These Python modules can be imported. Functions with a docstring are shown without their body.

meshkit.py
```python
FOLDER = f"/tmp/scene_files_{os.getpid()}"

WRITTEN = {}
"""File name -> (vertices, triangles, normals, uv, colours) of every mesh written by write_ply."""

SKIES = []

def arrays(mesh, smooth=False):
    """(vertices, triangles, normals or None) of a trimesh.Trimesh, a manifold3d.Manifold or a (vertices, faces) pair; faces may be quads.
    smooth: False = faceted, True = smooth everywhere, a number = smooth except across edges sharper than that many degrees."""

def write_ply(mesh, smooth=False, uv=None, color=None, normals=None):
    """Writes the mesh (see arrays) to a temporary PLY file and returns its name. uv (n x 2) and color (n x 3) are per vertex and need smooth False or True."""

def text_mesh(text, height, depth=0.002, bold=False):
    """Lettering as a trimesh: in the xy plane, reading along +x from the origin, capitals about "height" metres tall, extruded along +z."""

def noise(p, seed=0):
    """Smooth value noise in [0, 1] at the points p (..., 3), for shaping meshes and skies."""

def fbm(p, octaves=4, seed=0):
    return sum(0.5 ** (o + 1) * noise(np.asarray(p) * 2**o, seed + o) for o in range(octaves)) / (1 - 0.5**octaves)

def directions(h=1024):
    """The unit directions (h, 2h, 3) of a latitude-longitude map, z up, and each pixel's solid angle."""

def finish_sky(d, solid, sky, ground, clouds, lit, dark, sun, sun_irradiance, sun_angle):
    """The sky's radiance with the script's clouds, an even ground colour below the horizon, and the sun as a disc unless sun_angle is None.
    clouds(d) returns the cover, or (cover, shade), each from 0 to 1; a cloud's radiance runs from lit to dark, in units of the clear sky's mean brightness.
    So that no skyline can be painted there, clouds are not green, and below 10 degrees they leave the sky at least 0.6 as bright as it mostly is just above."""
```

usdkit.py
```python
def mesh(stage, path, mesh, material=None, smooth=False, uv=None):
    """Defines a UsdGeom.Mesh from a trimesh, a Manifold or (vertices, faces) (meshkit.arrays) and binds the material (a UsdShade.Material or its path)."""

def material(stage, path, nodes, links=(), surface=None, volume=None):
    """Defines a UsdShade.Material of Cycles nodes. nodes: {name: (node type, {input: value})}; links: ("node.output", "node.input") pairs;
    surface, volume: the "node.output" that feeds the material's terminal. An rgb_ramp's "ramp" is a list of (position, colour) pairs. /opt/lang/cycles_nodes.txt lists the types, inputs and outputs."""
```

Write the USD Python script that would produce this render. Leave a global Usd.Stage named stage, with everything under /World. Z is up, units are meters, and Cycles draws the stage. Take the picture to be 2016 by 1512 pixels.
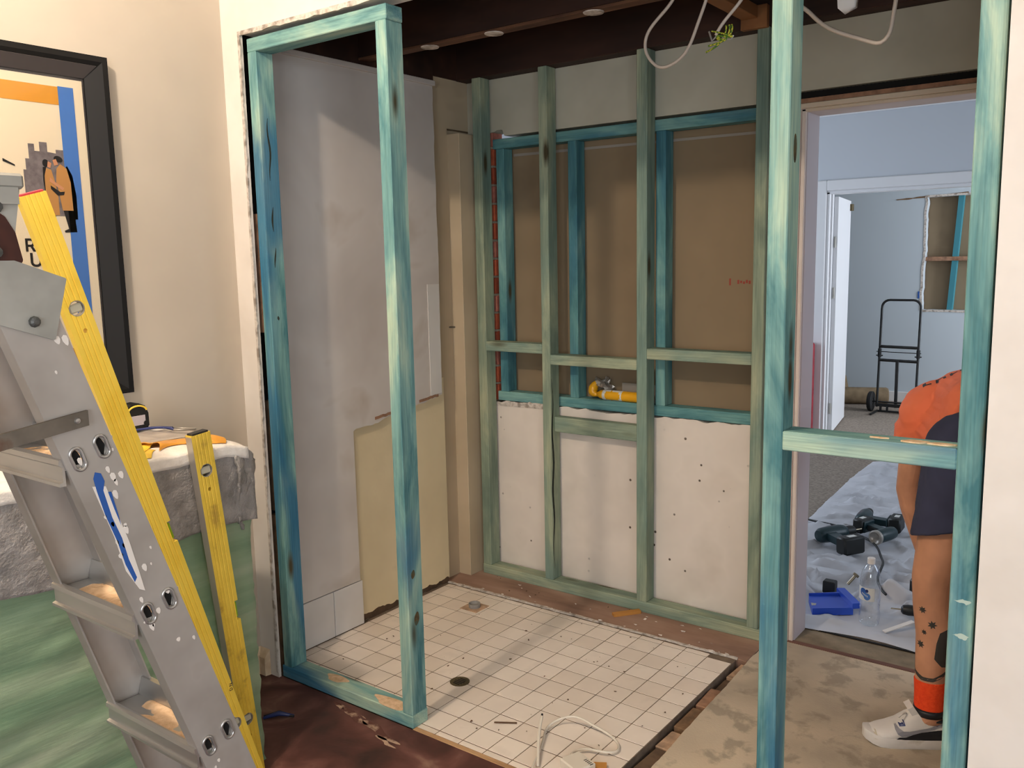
import math, random
import numpy as np, trimesh, manifold3d as m3, usdkit, meshkit
from shapely.geometry import Polygon, Point, box as sbox
from shapely import affinity
from pxr import Usd, UsdGeom, UsdLux, Gf, Sdf, UsdShade

stage = Usd.Stage.CreateInMemory()
UsdGeom.SetStageUpAxis(stage, 'Z'); UsdGeom.SetStageMetersPerUnit(stage, 1.0)
UsdGeom.Xform.Define(stage, '/World'); UsdGeom.Scope.Define(stage, '/World/Looks')
rng = np.random.default_rng(7); random.seed(7)

# ------------------------------------------------------------------ camera
YAW, PITCH, ROLL, FPX = .64241, .14342, -.020498, 1727.4
def camera_axes():
    f = np.array([-math.sin(YAW) * math.cos(PITCH), math.cos(YAW) * math.cos(PITCH), -math.sin(PITCH)])
    r = np.array([math.cos(YAW), math.sin(YAW), 0]); u = np.cross(r, f)
    return r * math.cos(ROLL) + u * math.sin(ROLL), -r * math.sin(ROLL) + u * math.cos(ROLL), f
R_, U_, F_ = camera_axes()
cam = UsdGeom.Camera.Define(stage, '/World/camera')
M = Gf.Matrix4d(1.0)
for i, a in enumerate((R_, U_, -F_)): M.SetRow(i, Gf.Vec4d(*map(float, a), 0))
M.SetRow(3, Gf.Vec4d(0, 0, 1.55, 1))
cam.AddTransformOp().Set(M)
cam.CreateHorizontalApertureAttr(36.0); cam.CreateVerticalApertureAttr(27.0)
cam.CreateFocalLengthAttr(FPX / 2016 * 36.0); cam.CreateFStopAttr(0.0); cam.CreateFocusDistanceAttr(3.0)
cam.CreateClippingRangeAttr(Gf.Vec2f(0.05, 200.0))
cam.CreateExposureAttr(0.16)

# ------------------------------------------------------------------ lights
dome = UsdLux.DomeLight.Define(stage, '/World/sky'); dome.CreateIntensityAttr(0.6); dome.CreateColorAttr(Gf.Vec3f(.75, .87, 1.0))
def rect_light(name, pos, target, w, h, col, inten):
    L = UsdLux.RectLight.Define(stage, '/World/' + name); L.CreateWidthAttr(w); L.CreateHeightAttr(h)
    L.CreateColorAttr(Gf.Vec3f(*col)); L.CreateIntensityAttr(inten)
    z = np.array(pos, float) - np.array(target, float); z /= np.linalg.norm(z)
    x = np.cross([0, 0, 1.0], z); x /= np.linalg.norm(x); y = np.cross(z, x)
    m = Gf.Matrix4d(1.0)
    for i, a in enumerate((x, y, z)): m.SetRow(i, Gf.Vec4d(*map(float, a), 0))
    m.SetRow(3, Gf.Vec4d(*map(float, pos), 1)); L.AddTransformOp().Set(m); return L
LAMP = (-1.84, .50, 2.78)
lamp = UsdLux.SphereLight.Define(stage, '/World/ceiling_lamp_light'); lamp.CreateRadiusAttr(.042)
lamp.CreateColorAttr(Gf.Vec3f(1.0, .83, .66)); lamp.CreateIntensityAttr(1200.0); lamp.AddTranslateOp().Set(Gf.Vec3d(*LAMP))
rect_light('daylight_near_room', (2.32, -1.0, 1.5), (0, -.6, 1.4), 1.5, 1.3, (.88, .94, 1.0), 6.5)
rect_light('daylight_near_back', (.75, -2.36, 1.55), (.2, 0, 1.4), 1.7, 1.3, (.88, .94, 1.0), 9.0)
rect_light('daylight_hall_left', (-4.55, 5.4, 1.55), (0, 5.4, 1.2), 2.0, 1.4, (.76, .85, 1.0), 5.0)
rect_light('daylight_hall_right', (2.0, 5.6, 1.55), (-1, 5.6, 1.2), 2.0, 1.4, (.76, .85, 1.0), 2.6)
rect_light('daylight_far_room', (1.5, 8.5, 1.5), (-2, 8.5, 1.2), 1.2, 1.2, (.86, .91, 1.0), 22.0)

# ------------------------------------------------------------------ helpers
_names = {}
def uniq(parent, name):
    k = (parent, name); n = _names.get(k, 0); _names[k] = n + 1
    return f'{parent}/{name}' + (f'_{n:03d}' if n else '')
_loc = {}
def tag(p, label=None, cat=None, group=None, kind=None):
    p = p.GetPrim() if hasattr(p, 'GetPrim') else p
    for k, v in (('label', label), ('category', cat), ('group', group), ('kind', kind)):
        if v: p.SetCustomDataByKey(k, v)
    return p
def thing(name, label, cat, loc=(0, 0, 0), group=None, kind=None):
    path = uniq('/World', name); x = UsdGeom.Xform.Define(stage, path)
    x.AddTranslateOp().Set(Gf.Vec3d(*map(float, loc))); _loc[path] = np.array(loc, float)
    tag(x, label, cat, group, kind); return path
def part(parent, name, mesh, mat, smooth=False, label=None, kind=None):
    """mesh in world coordinates, stored relative to its thing."""
    path = uniq(parent, name); loc = _loc.get(parent, np.zeros(3)); _loc[path] = loc
    v, f, _ = meshkit.arrays(mesh)
    m = usdkit.mesh(stage, path, (v - loc, f), mat, smooth=smooth)
    tag(m, label, None, None, kind); return path
def solo(name, mesh, mat, label, cat, loc, smooth=False, group=None, kind=None):
    path = uniq('/World', name); v, f, _ = meshkit.arrays(mesh); loc = np.array(loc, float)
    m = usdkit.mesh(stage, path, (v - loc, f), mat, smooth=smooth); m.AddTranslateOp().Set(Gf.Vec3d(*map(float, loc)))
    tag(m, label, cat, group, kind); _loc[path] = loc; return path
def struct(name, mesh, mat, label=None, cat=None, smooth=False):
    path = uniq('/World', name); v, f, _ = meshkit.arrays(mesh)
    m = usdkit.mesh(stage, path, (v, f), mat, smooth=smooth); tag(m, label, cat, None, 'structure'); _loc[path] = np.zeros(3); return path
cat_ = trimesh.util.concatenate
def bx(x0, x1, y0, y1, z0, z1, b=0.0):
    lo, hi = np.minimum([x0, y0, z0], [x1, y1, z1]), np.maximum([x0, y0, z0], [x1, y1, z1])
    if b <= 0:
        m = trimesh.creation.box(hi - lo); m.apply_translation((lo + hi) / 2); return m
    b = min(b, (hi - lo).min() * .45); P = []
    for sx in (0, 1):
        for sy in (0, 1):
            for sz in (0, 1):
                c = np.where([sx, sy, sz], hi, lo); d = np.where([sx, sy, sz], -b, b)
                for k in range(3):
                    q = c + d; q[k] = c[k]; P.append(q)
    return trimesh.convex.convex_hull(np.array(P))
def hull(P): return trimesh.convex.convex_hull(np.array(P, float))
def prism(poly, d, axis, at):
    """shapely polygon extruded by d along an axis. axis 'x': poly is (y,z); 'y': (x,z); 'z': (x,y)."""
    if not hasattr(poly, 'is_empty'): poly = Polygon([tuple(map(float, q)) for q in poly]).buffer(0)
    gs = getattr(poly, 'geoms', [poly]); out = []
    for g in gs:
        if g.is_empty or g.area < 1e-10: continue
        m = trimesh.creation.extrude_polygon(g, abs(d), engine='earcut'); v = m.vertices.copy()
        if axis == 'z': w = np.c_[v[:, 0], v[:, 1], v[:, 2] + at]
        elif axis == 'x': w = np.c_[v[:, 2] + at, v[:, 0], v[:, 1]]
        else: w = np.c_[v[:, 0], v[:, 2] + at, v[:, 1]]
        m.vertices = w
        if axis == 'y': m.invert()
        out.append(m)
    return cat_(out)
def tube(P, r, n=8, cap=True):
    P = np.array(P, float); r = np.broadcast_to(r, (len(P),)); T = np.gradient(P, axis=0); T /= np.linalg.norm(T, axis=1, keepdims=True) + 1e-12
    a = np.cross(T[0], [0, 0, 1.0]); a = a if np.linalg.norm(a) > .1 else np.cross(T[0], [1.0, 0, 0]); A = []
    for t in T:
        a = a - t * (a @ t); a = a / np.linalg.norm(a); A.append(a)
    A = np.array(A); B = np.cross(T, A); th = np.arange(n) * 2 * math.pi / n
    V = P[:, None] + r[:, None, None] * (np.cos(th)[None, :, None] * A[:, None] + np.sin(th)[None, :, None] * B[:, None]); V = V.reshape(-1, 3); F = []
    for i in range(len(P) - 1):
        for j in range(n):
            k = (j + 1) % n; F += [[i * n + j, i * n + k, (i + 1) * n + k], [i * n + j, (i + 1) * n + k, (i + 1) * n + j]]
    if cap:
        V = np.vstack([V, P[0], P[-1]]); c = len(V) - 2
        for j in range(n):
            k = (j + 1) % n; F += [[c, k, j], [c + 1, (len(P) - 1) * n + j, (len(P) - 1) * n + k]]
    return trimesh.Trimesh(V, np.array(F), process=False)
def smooth_path(P, n=40):
    from scipy.interpolate import CubicSpline
    P = np.array(P, float); s = np.r_[0, np.cumsum(np.linalg.norm(np.diff(P, axis=0), axis=1))]
    return CubicSpline(s, P)(np.linspace(0, s[-1], n))
def lathe(prof, n=24, loc=(0, 0, 0), rot=None):
    prof = np.array(prof, float); th = np.arange(n) * 2 * math.pi / n
    V = np.stack([prof[:, 0, None] * np.cos(th), prof[:, 0, None] * np.sin(th), np.broadcast_to(prof[:, 1, None], (len(prof), n))], -1).reshape(-1, 3); F = []
    for i in range(len(prof) - 1):
        for j in range(n):
            k = (j + 1) % n; F += [[i * n + j, i * n + k, (i + 1) * n + k], [i * n + j, (i + 1) * n + k, (i + 1) * n + j]]
    m = trimesh.Trimesh(V, np.array(F), process=False)
    if rot is not None: m.apply_transform(rot)
    m.apply_translation(loc); return m
def loft(loops, cap=True):
    L = np.array(loops, float); k, n, _ = L.shape; V = L.reshape(-1, 3); F = []
    for i in range(k - 1):
        for j in range(n):
            q = (j + 1) % n; F += [[i * n + j, i * n + q, (i + 1) * n + q], [i * n + j, (i + 1) * n + q, (i + 1) * n + j]]
    if cap:
        V = np.vstack([V, L[0].mean(0), L[-1].mean(0)]); c = len(V) - 2
        for j in range(n):
            q = (j + 1) % n; F += [[c, q, j], [c + 1, (k - 1) * n + j, (k - 1) * n + q]]
    m = trimesh.Trimesh(V, np.array(F), process=False); m.fix_normals(); return m
def grid_mesh(fn, nu, nv):
    u, v = np.meshgrid(np.linspace(0, 1, nu), np.linspace(0, 1, nv), indexing='ij'); V = fn(u, v).reshape(-1, 3); F = []
    for i in range(nu - 1):
        for j in range(nv - 1):
            a = i * nv + j; F += [[a, a + nv, a + nv + 1], [a, a + nv + 1, a + 1]]
    return trimesh.Trimesh(V, np.array(F), process=False)
def thicken(m, t):
    """gives an open sheet a back and rims."""
    v, f = m.vertices, m.faces; n = np.array(m.vertex_normals); e = np.sort(m.edges, axis=1)
    key, cnt = np.unique(e, axis=0, return_counts=True); bset = {tuple(k) for k in key[cnt == 1]}; N = len(v); F = [f, f[:, ::-1] + N]; R = []
    for a, b in m.edges:
        if tuple(sorted((a, b))) in bset: R += [[b, a, a + N], [b, a + N, b + N]]
    return trimesh.Trimesh(np.vstack([v, v - n * t]), np.vstack(F + ([np.array(R)] if R else [])), process=False)
def rotm(axis, deg): return trimesh.transformations.rotation_matrix(math.radians(deg), axis)
def fbm(P, s, seed=0, o=3): return meshkit.fbm(np.asarray(P, float) * s, o, seed)
def ragged(pts, amp, step=.02, seed=1, s=14):
    """polyline with torn edges."""
    P = np.array(pts, float); out = []
    for a, b in zip(P[:-1], P[1:]):
        n = max(2, int(np.linalg.norm(b - a) / step)); t = np.linspace(0, 1, n, endpoint=False)[:, None]; q = a + (b - a) * t
        d = (b - a) / np.linalg.norm(b - a); nrm = np.array([-d[1], d[0]]); k = fbm(np.c_[q, np.zeros(n)], s, seed) - .5
        k[0] = 0; out.append(q + nrm * (k * 2 * amp)[:, None])
    out.append(P[-1:]); return np.vstack(out)

# ------------------------------------------------------------------ materials
def lin(c):
    c = np.array(c, float) / 255; return tuple(np.where(c <= .04045, c / 12.92, ((c + .055) / 1.055) ** 2.4))
def plain(name, c, rough=.6, metal=0., spec=.5, **kw):
    return usdkit.material(stage, '/World/Looks/' + name, {'p': ('principled_bsdf', dict(base_color=lin(c), roughness=rough, metallic=metal, specular_ior_level=spec, **kw))}, [], surface='p.BSDF')
def noisy(name, stops, scale=4., stretch=(1, 1, 1), rough=.7, bump=.0, bscale=60., detail=4, metal=0., spec=.4, dist=0., **kw):
    """noise -> ramp colour, optional fine bump."""
    nodes = {'g': ('geometry', {}), 'o': ('object_info', {}), 'c': ('combine_xyz', {}), 'k': ('math', dict(math_type='multiply', value2=17.3)),
             'a': ('vector_math', dict(math_type='add')), 'm': ('mapping', dict(scale=stretch)), 'n': ('noise_texture', dict(scale=scale, detail=float(detail), distortion=dist)),
             'r': ('rgb_ramp', {'ramp': [(p, lin(c)) for p, c in stops]}), 'p': ('principled_bsdf', dict(roughness=rough, metallic=metal, specular_ior_level=spec, **kw))}
    links = [('o.random', 'k.value1'), ('k.value', 'c.x'), ('k.value', 'c.z'), ('g.position', 'a.vector1'), ('c.vector', 'a.vector2'), ('a.vector', 'm.vector'), ('m.vector', 'n.vector'), ('n.fac', 'r.fac'), ('r.color', 'p.base_color')]
    if bump:
        nodes['bn'] = ('noise_texture', dict(scale=bscale, detail=4.)); nodes['b'] = ('bump', dict(strength=bump, distance=.004))
        links += [('m.vector', 'bn.vector'), ('bn.fac', 'b.height'), ('b.normal', 'p.normal')]
    return usdkit.material(stage, '/World/Looks/' + name, nodes, links, surface='p.BSDF')
def timber(name, axis, pale, mid, deep, blue, grainc, knot=(70, 62, 40), blue_amt=.85):
    """treated pine: blotchy stain along the grain, fine streaks, odd knots."""
    st = {'z': (1, 1, .22), 'x': (.22, 1, 1), 'y': (1, .22, 1)}[axis]; fine = {'z': (220, 220, 5), 'x': (5, 220, 220), 'y': (220, 5, 220)}[axis]; kn = {'z': (9, 9, 2.3), 'x': (2.3, 9, 9), 'y': (9, 2.3, 9)}[axis]
    N = {'g': ('geometry', {}), 'o': ('object_info', {}), 'c': ('combine_xyz', {}), 'k': ('math', dict(math_type='multiply', value2=31.7)), 'a': ('vector_math', dict(math_type='add')),
         'm1': ('mapping', dict(scale=st)), 'm2': ('mapping', dict(scale=fine)), 'm3': ('mapping', dict(scale=kn)),
         'n1': ('noise_texture', dict(scale=9., detail=5., roughness=.6, distortion=.5)), 'n2': ('noise_texture', dict(scale=1., detail=2.)), 'n3': ('noise_texture', dict(scale=4.3, detail=3., distortion=.8)),
         'r1': ('rgb_ramp', {'ramp': [(.34, lin(deep)), (.49, lin(mid)), (.66, lin(pale))]}), 'r3': ('rgb_ramp', {'ramp': [(.52, (0, 0, 0)), (.62, (blue_amt,) * 3)]}),
         'r2': ('rgb_ramp', {'ramp': [(.3, (.80, .80, .78)), (.62, (1.04, 1.03, 1.0))]}), 'mb': ('mix_color', dict(b=lin(blue))), 'mg': ('mix_color', dict(blend_type='multiply', fac=1.0)),
         'v': ('voronoi_texture', dict(scale=1., randomness=1.)), 'rv': ('rgb_ramp', {'ramp': [(.07, (1, 1, 1)), (.13, (.35,) * 3), (.17, (0, 0, 0))]}), 'mk': ('mix_color', dict(b=lin(knot))),
         'b': ('bump', dict(strength=.12, distance=.003)), 'p': ('principled_bsdf', dict(roughness=.72, specular_ior_level=.3))}
    L = [('o.random', 'k.value1'), ('k.value', 'c.x'), ('k.value', 'c.y'), ('k.value', 'c.z'), ('g.position', 'a.vector1'), ('c.vector', 'a.vector2'), ('a.vector', 'm1.vector'), ('a.vector', 'm2.vector'), ('a.vector', 'm3.vector'),
         ('m1.vector', 'n1.vector'), ('m2.vector', 'n2.vector'), ('m1.vector', 'n3.vector'), ('n1.fac', 'r1.fac'), ('n2.fac', 'r2.fac'), ('n3.fac', 'r3.fac'), ('r3.color', 'mb.fac'), ('r1.color', 'mb.a'), ('mb.result', 'mg.a'), ('r2.color', 'mg.b'),
         ('m3.vector', 'v.vector'), ('v.distance', 'rv.fac'), ('rv.color', 'mk.fac'), ('mg.result', 'mk.a'), ('mk.result', 'p.base_color'), ('n2.fac', 'b.height'), ('b.normal', 'p.normal')]
    return usdkit.material(stage, '/World/Looks/' + name, N, L, surface='p.BSDF')
def spotted(name, stops, scale, spot, sscale, size, rough=.75, cover=.5):
    """plaster with scattered dark specks."""
    N = {'g': ('geometry', {}), 'n': ('noise_texture', dict(scale=scale, detail=4.)), 'r': ('rgb_ramp', {'ramp': [(p, lin(c)) for p, c in stops]}),
         'v': ('voronoi_texture', dict(scale=sscale)), 'rv': ('rgb_ramp', {'ramp': [(size, (1, 1, 1)), (size * 1.6, (0, 0, 0))]}), 'n2': ('noise_texture', dict(scale=3.1, detail=2.)), 'r2': ('rgb_ramp', {'ramp': [(cover, (0, 0, 0)), (cover + .08, (1, 1, 1))]}),
         'x': ('mix_color', dict(blend_type='multiply', fac=1.)), 'm': ('mix_color', dict(b=lin(spot))), 'p': ('principled_bsdf', dict(roughness=rough, specular_ior_level=.3))}
    L = [('g.position', 'n.vector'), ('g.position', 'v.vector'), ('g.position', 'n2.vector'), ('n.fac', 'r.fac'), ('v.distance', 'rv.fac'), ('n2.fac', 'r2.fac'), ('rv.color', 'x.a'), ('r2.color', 'x.b'), ('x.result', 'm.fac'), ('r.color', 'm.a'), ('m.result', 'p.base_color')]
    return usdkit.material(stage, '/World/Looks/' + name, N, L, surface='p.BSDF')

PINE = dict(pale=(180, 203, 182), mid=(126, 168, 164), deep=(70, 120, 128), blue=(38, 104, 142), grainc=None)
PINEG = dict(pale=(176, 182, 154), mid=(140, 155, 136), deep=(112, 129, 116), blue=(100, 138, 138), grainc=None)
PINEB = dict(pale=(136, 178, 172), mid=(92, 142, 146), deep=(62, 110, 120), blue=(50, 104, 130), grainc=None)
W = {a: timber('pine_teal_' + a, a, **PINE) for a in 'xz'}
WG = {a: timber('pine_green_' + a, a, blue_amt=.4, **PINEG) for a in 'xz'}
WB = {a: timber('pine_blue_' + a, a, blue_amt=.6, **PINEB) for a in 'xz'}
m_wall = noisy('cream_wall', [(.3, (186, 175, 160)), (.7, (194, 183, 167))], 3., rough=.65, bump=.05, bscale=90)
m_wall2 = noisy('white_wall', [(.35, (224, 215, 205)), (.6, (233, 225, 216))], 5., rough=.7, bump=.08)
m_torn = noisy('torn_plaster', [(.35, (150, 138, 126)), (.55, (214, 204, 194)), (.7, (178, 164, 150))], 30., rough=.9, bump=.4)
m_sheet = noisy('white_sheet', [(.3, (196, 188, 182)), (.6, (210, 203, 197)), (.75, (188, 176, 164))], 2.6, rough=.6, dist=.4)
m_sheet2 = noisy('white_board', [(.3, (212, 208, 204)), (.6, (226, 222, 218))], 3, rough=.5)
m_cream = noisy('cream_plaster', [(.3, (212, 196, 160)), (.62, (224, 208, 172)), (.78, (196, 180, 146))], 3.2, rough=.8, bump=.1)
m_khaki = noisy('beige_plaster', [(.3, (186, 168, 140)), (.65, (198, 180, 152))], 4., rough=.8, bump=.08)
m_back = spotted('back_plaster', [(.3, (210, 199, 188)), (.55, (226, 215, 204)), (.75, (205, 194, 181))], 2.6, (84, 72, 60), 17., .075, cover=.46)
m_band = noisy('bulkhead_plaster', [(.3, (178, 174, 156)), (.7, (192, 188, 170))], 5., rough=.85, bump=.06)
m_paper = noisy('brown_paper', [(.3, (128, 110, 86)), (.6, (140, 121, 95)), (.75, (122, 104, 82))], 2.2, rough=.85)
m_brick = [noisy('brick_red_%d' % i, [(.3, c), (.7, tuple(int(x * 1.2) for x in c))], 40., rough=.9, bump=.4) for i, c in enumerate([(140, 66, 44), (158, 78, 52), (150, 92, 78)])]
m_mortar = noisy('mortar', [(.3, (150, 136, 118)), (.7, (176, 160, 140))], 60, rough=.95, bump=.4)
m_tile = [noisy('tile_%d' % i, [(.35, c), (.62, tuple(min(255, x + 5) for x in c)), (.8, tuple(x - 9 for x in c))], 9., rough=.36, spec=.45) for i, c in enumerate([(235, 221, 207), (239, 225, 211), (230, 215, 200)])]
m_grout = noisy('grout', [(.3, (104, 88, 74)), (.7, (134, 116, 98))], 30, rough=.95)
m_timberfloor = noisy('dusty_plank', [(.25, (120, 92, 76)), (.5, (156, 124, 106)), (.75, (176, 148, 130))], 9., stretch=(.3, 1, 1), rough=.85, bump=.15)
m_red = noisy('red_brown_floor', [(.30, (52, 32, 28)), (.5, (82, 48, 42)), (.62, (106, 68, 60)), (.76, (150, 120, 104))], 5.5, rough=.55, bump=.12, detail=7, dist=.6)
m_trim_wood = noisy('raw_edge_wood', [(.3, (132, 96, 64)), (.6, (186, 148, 108))], 16, stretch=(.15, 1, 1), rough=.8, bump=.2)
m_block = [noisy('old_timber_%d' % i, [(.3, c), (.6, tuple(int(x * 1.35) for x in c))], 24., rough=.9, bump=.4) for i, c in enumerate([(96, 74, 54), (124, 94, 74), (78, 62, 48), (150, 124, 102)])]
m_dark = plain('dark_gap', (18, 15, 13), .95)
m_joist = noisy('dark_joist', [(.3, (34, 20, 15)), (.6, (62, 37, 27)), (.78, (90, 58, 40))], 8., stretch=(.25, 1, 1), rough=.7, bump=.2)
m_joist2 = noisy('brown_batten', [(.3, (116, 76, 44)), (.7, (158, 108, 66))], 9., stretch=(1, .2, 1), rough=.75, bump=.2)
m_concrete = None

def concrete():
    N = {'g': ('geometry', {}), 'n1': ('noise_texture', dict(scale=8.5, detail=7., roughness=.6, distortion=.3)), 'r1': ('rgb_ramp', {'ramp': [(.51, (0, 0, 0)), (.60, (.5,) * 3)]}),
         'n2': ('noise_texture', dict(scale=1.6, detail=5.)), 'r2': ('rgb_ramp', {'ramp': [(.3, lin((150, 138, 122))), (.5, lin((196, 180, 158))), (.7, lin((214, 196, 170)))]}), 'm': ('mix_color', dict(b=lin((122, 112, 98)))),
         'n3': ('noise_texture', dict(scale=120., detail=3.)), 'b': ('bump', dict(strength=.25, distance=.003)), 'p': ('principled_bsdf', dict(roughness=.85, specular_ior_level=.3))}
    L = [('g.position', 'n1.vector'), ('g.position', 'n2.vector'), ('g.position', 'n3.vector'), ('n1.fac', 'r1.fac'), ('n2.fac', 'r2.fac'), ('r1.color', 'm.fac'), ('r2.color', 'm.a'), ('m.result', 'p.base_color'), ('n3.fac', 'b.height'), ('b.normal', 'p.normal')]
    return usdkit.material(stage, '/World/Looks/concrete', N, L, surface='p.BSDF')
m_concrete = concrete()
m_white_paint = plain('white_gloss', (222, 222, 224), .35)
m_pinkjamb = noisy('pinkish_primer', [(.3, (216, 203, 194)), (.7, (226, 214, 206))], 6, rough=.6)
m_hallwall = plain('hall_wall', (192, 197, 204), .7)
m_farwall = plain('far_wall', (190, 198, 203), .8)
m_ceiling = plain('ceiling_white', (226, 222, 214), .8)
m_carpet = noisy('grey_carpet', [(.3, (122, 112, 102)), (.7, (156, 144, 132))], 60., rough=1., bump=.6, bscale=250, spec=.1)
m_alu = noisy('ladder_aluminium', [(.3, (158, 150, 142)), (.6, (178, 171, 164)), (.8, (164, 150, 138))], 7., rough=.48, metal=.35, bump=.05)
m_alu2 = noisy('bright_aluminium', [(.3, (176, 174, 172)), (.7, (206, 204, 200))], 14., stretch=(.2, 1, 1), rough=.32, metal=.85)
m_galv = noisy('galvanised_plate', [(.3, (150, 148, 140)), (.7, (176, 174, 166))], 12., rough=.5, metal=.35)
m_rust = noisy('rusty_steel', [(.3, (92, 84, 74)), (.55, (116, 106, 94)), (.7, (96, 60, 40))], 16., rough=.7, metal=.3)
m_bolt = noisy('dull_bolt', [(.3, (78, 78, 76)), (.7, (110, 110, 106))], 60, rough=.55, metal=.6)
m_stain = noisy('dark_red_stain', [(.35, (52, 22, 16)), (.6, (74, 36, 26)), (.72, (180, 160, 145))], 14., rough=.5)
m_sawdust = noisy('sawdust', [(.3, (206, 168, 128)), (.7, (236, 204, 168))], 60., rough=1., bump=.6, bscale=200)
m_bluetape = plain('blue_tape', (36, 84, 158), .6)
m_splat = plain('paint_splat', (226, 216, 206), .7)
m_yellow = noisy('level_yellow', [(.25, (242, 202, 66)), (.45, (250, 214, 80)), (.7, (251, 218, 88))], 14., rough=.42)
m_yellow2 = noisy('level_yellow_worn', [(.28, (188, 154, 62)), (.42, (226, 192, 70)), (.7, (236, 202, 78))], 22., rough=.5)
m_vial = plain('vial_clear', (206, 200, 176), .15)
m_vialgreen = plain('vial_green', (150, 190, 40), .2)
m_black = plain('black_plastic', (26, 26, 27), .45)
m_red_cap = plain('red_cap', (176, 52, 62), .5)
m_frame = plain('black_frame', (16, 15, 15), .5, spec=.3)
m_mat = plain('grey_backing', (66, 62, 62), .25)
m_poster = plain('poster_cream', (218, 203, 176), .55)
m_orange = plain('poster_orange', (200, 138, 42), .55)
m_pblue = plain('poster_blue', (66, 112, 180), .55)
m_pgrey = noisy('poster_grey', [(.3, (98, 90, 92)), (.7, (124, 116, 116))], 60., rough=.6)
m_ptan = plain('poster_tan', (178, 128, 70), .6)
m_ink = plain('ink_black', (24, 20, 20), .6)
m_pskin = plain('poster_skin', (190, 134, 98), .6)
m_foam = noisy('foam_white', [(.3, (232, 224, 214)), (.7, (246, 240, 232))], 40., rough=.6, bump=.3, bscale=160)
m_bubble = noisy('bubble_wrap', [(.3, (128, 124, 120)), (.7, (168, 162, 158))], 20., rough=.3, bump=.9, bscale=130, spec=.7)
m_green = noisy('green_film', [(.3, (108, 140, 110)), (.5, (138, 162, 130)), (.75, (172, 184, 156))], 3.2, stretch=(1, .4, 4), rough=.30, bump=.3, bscale=20, spec=.6, detail=6)
m_orangebag = plain('orange_film', (244, 172, 70), .3, transmission_weight=.15)
m_yellowbag = plain('yellow_film', (248, 206, 70), .3)
m_lilac = plain('pale_plastic', (196, 186, 190), .4)
m_clear = plain('clear_film', (208, 196, 184), .25, transmission_weight=.3)
m_navyp = plain('navy_plastic', (40, 52, 104), .35)
m_cable = plain('white_cable', (196, 182, 168), .5)
m_cable2 = plain('white_flex', (222, 212, 196), .45)
m_greenwire = noisy('green_yellow_wire', [(.45, (70, 120, 40)), (.55, (200, 190, 60))], 150., rough=.5)
m_drain = plain('old_brass', (96, 84, 58), .45, .5)
m_pipe = plain('grey_pipe', (150, 146, 142), .5)
m_skirt = noisy('old_skirting', [(.3, (196, 170, 138)), (.6, (222, 200, 170))], 20., rough=.8, bump=.3)
m_drop = noisy('drop_sheet', [(.3, (180, 181, 187)), (.7, (200, 201, 207))], 4., rough=.7)
m_tool = plain('tool_teal', (22, 48, 54), .4)
m_toolb = plain('tool_black', (20, 22, 22), .5)
m_label = plain('sticker_white', (208, 208, 204), .6)
m_blueplastic = plain('blue_plastic', (34, 74, 184), .4)
m_steel = plain('steel', (150, 140, 120), .35, .9)
m_redbox = noisy('red_fabric', [(.3, (120, 30, 40)), (.7, (160, 44, 54))], 10, rough=.7)
m_roll = noisy('brown_roll', [(.3, (104, 88, 66)), (.7, (134, 114, 88))], 12, rough=.9)
m_trolley = plain('trolley_black', (14, 15, 16), .45)
m_tyre = plain('tyre_rubber', (22, 22, 22), .8)
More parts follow.
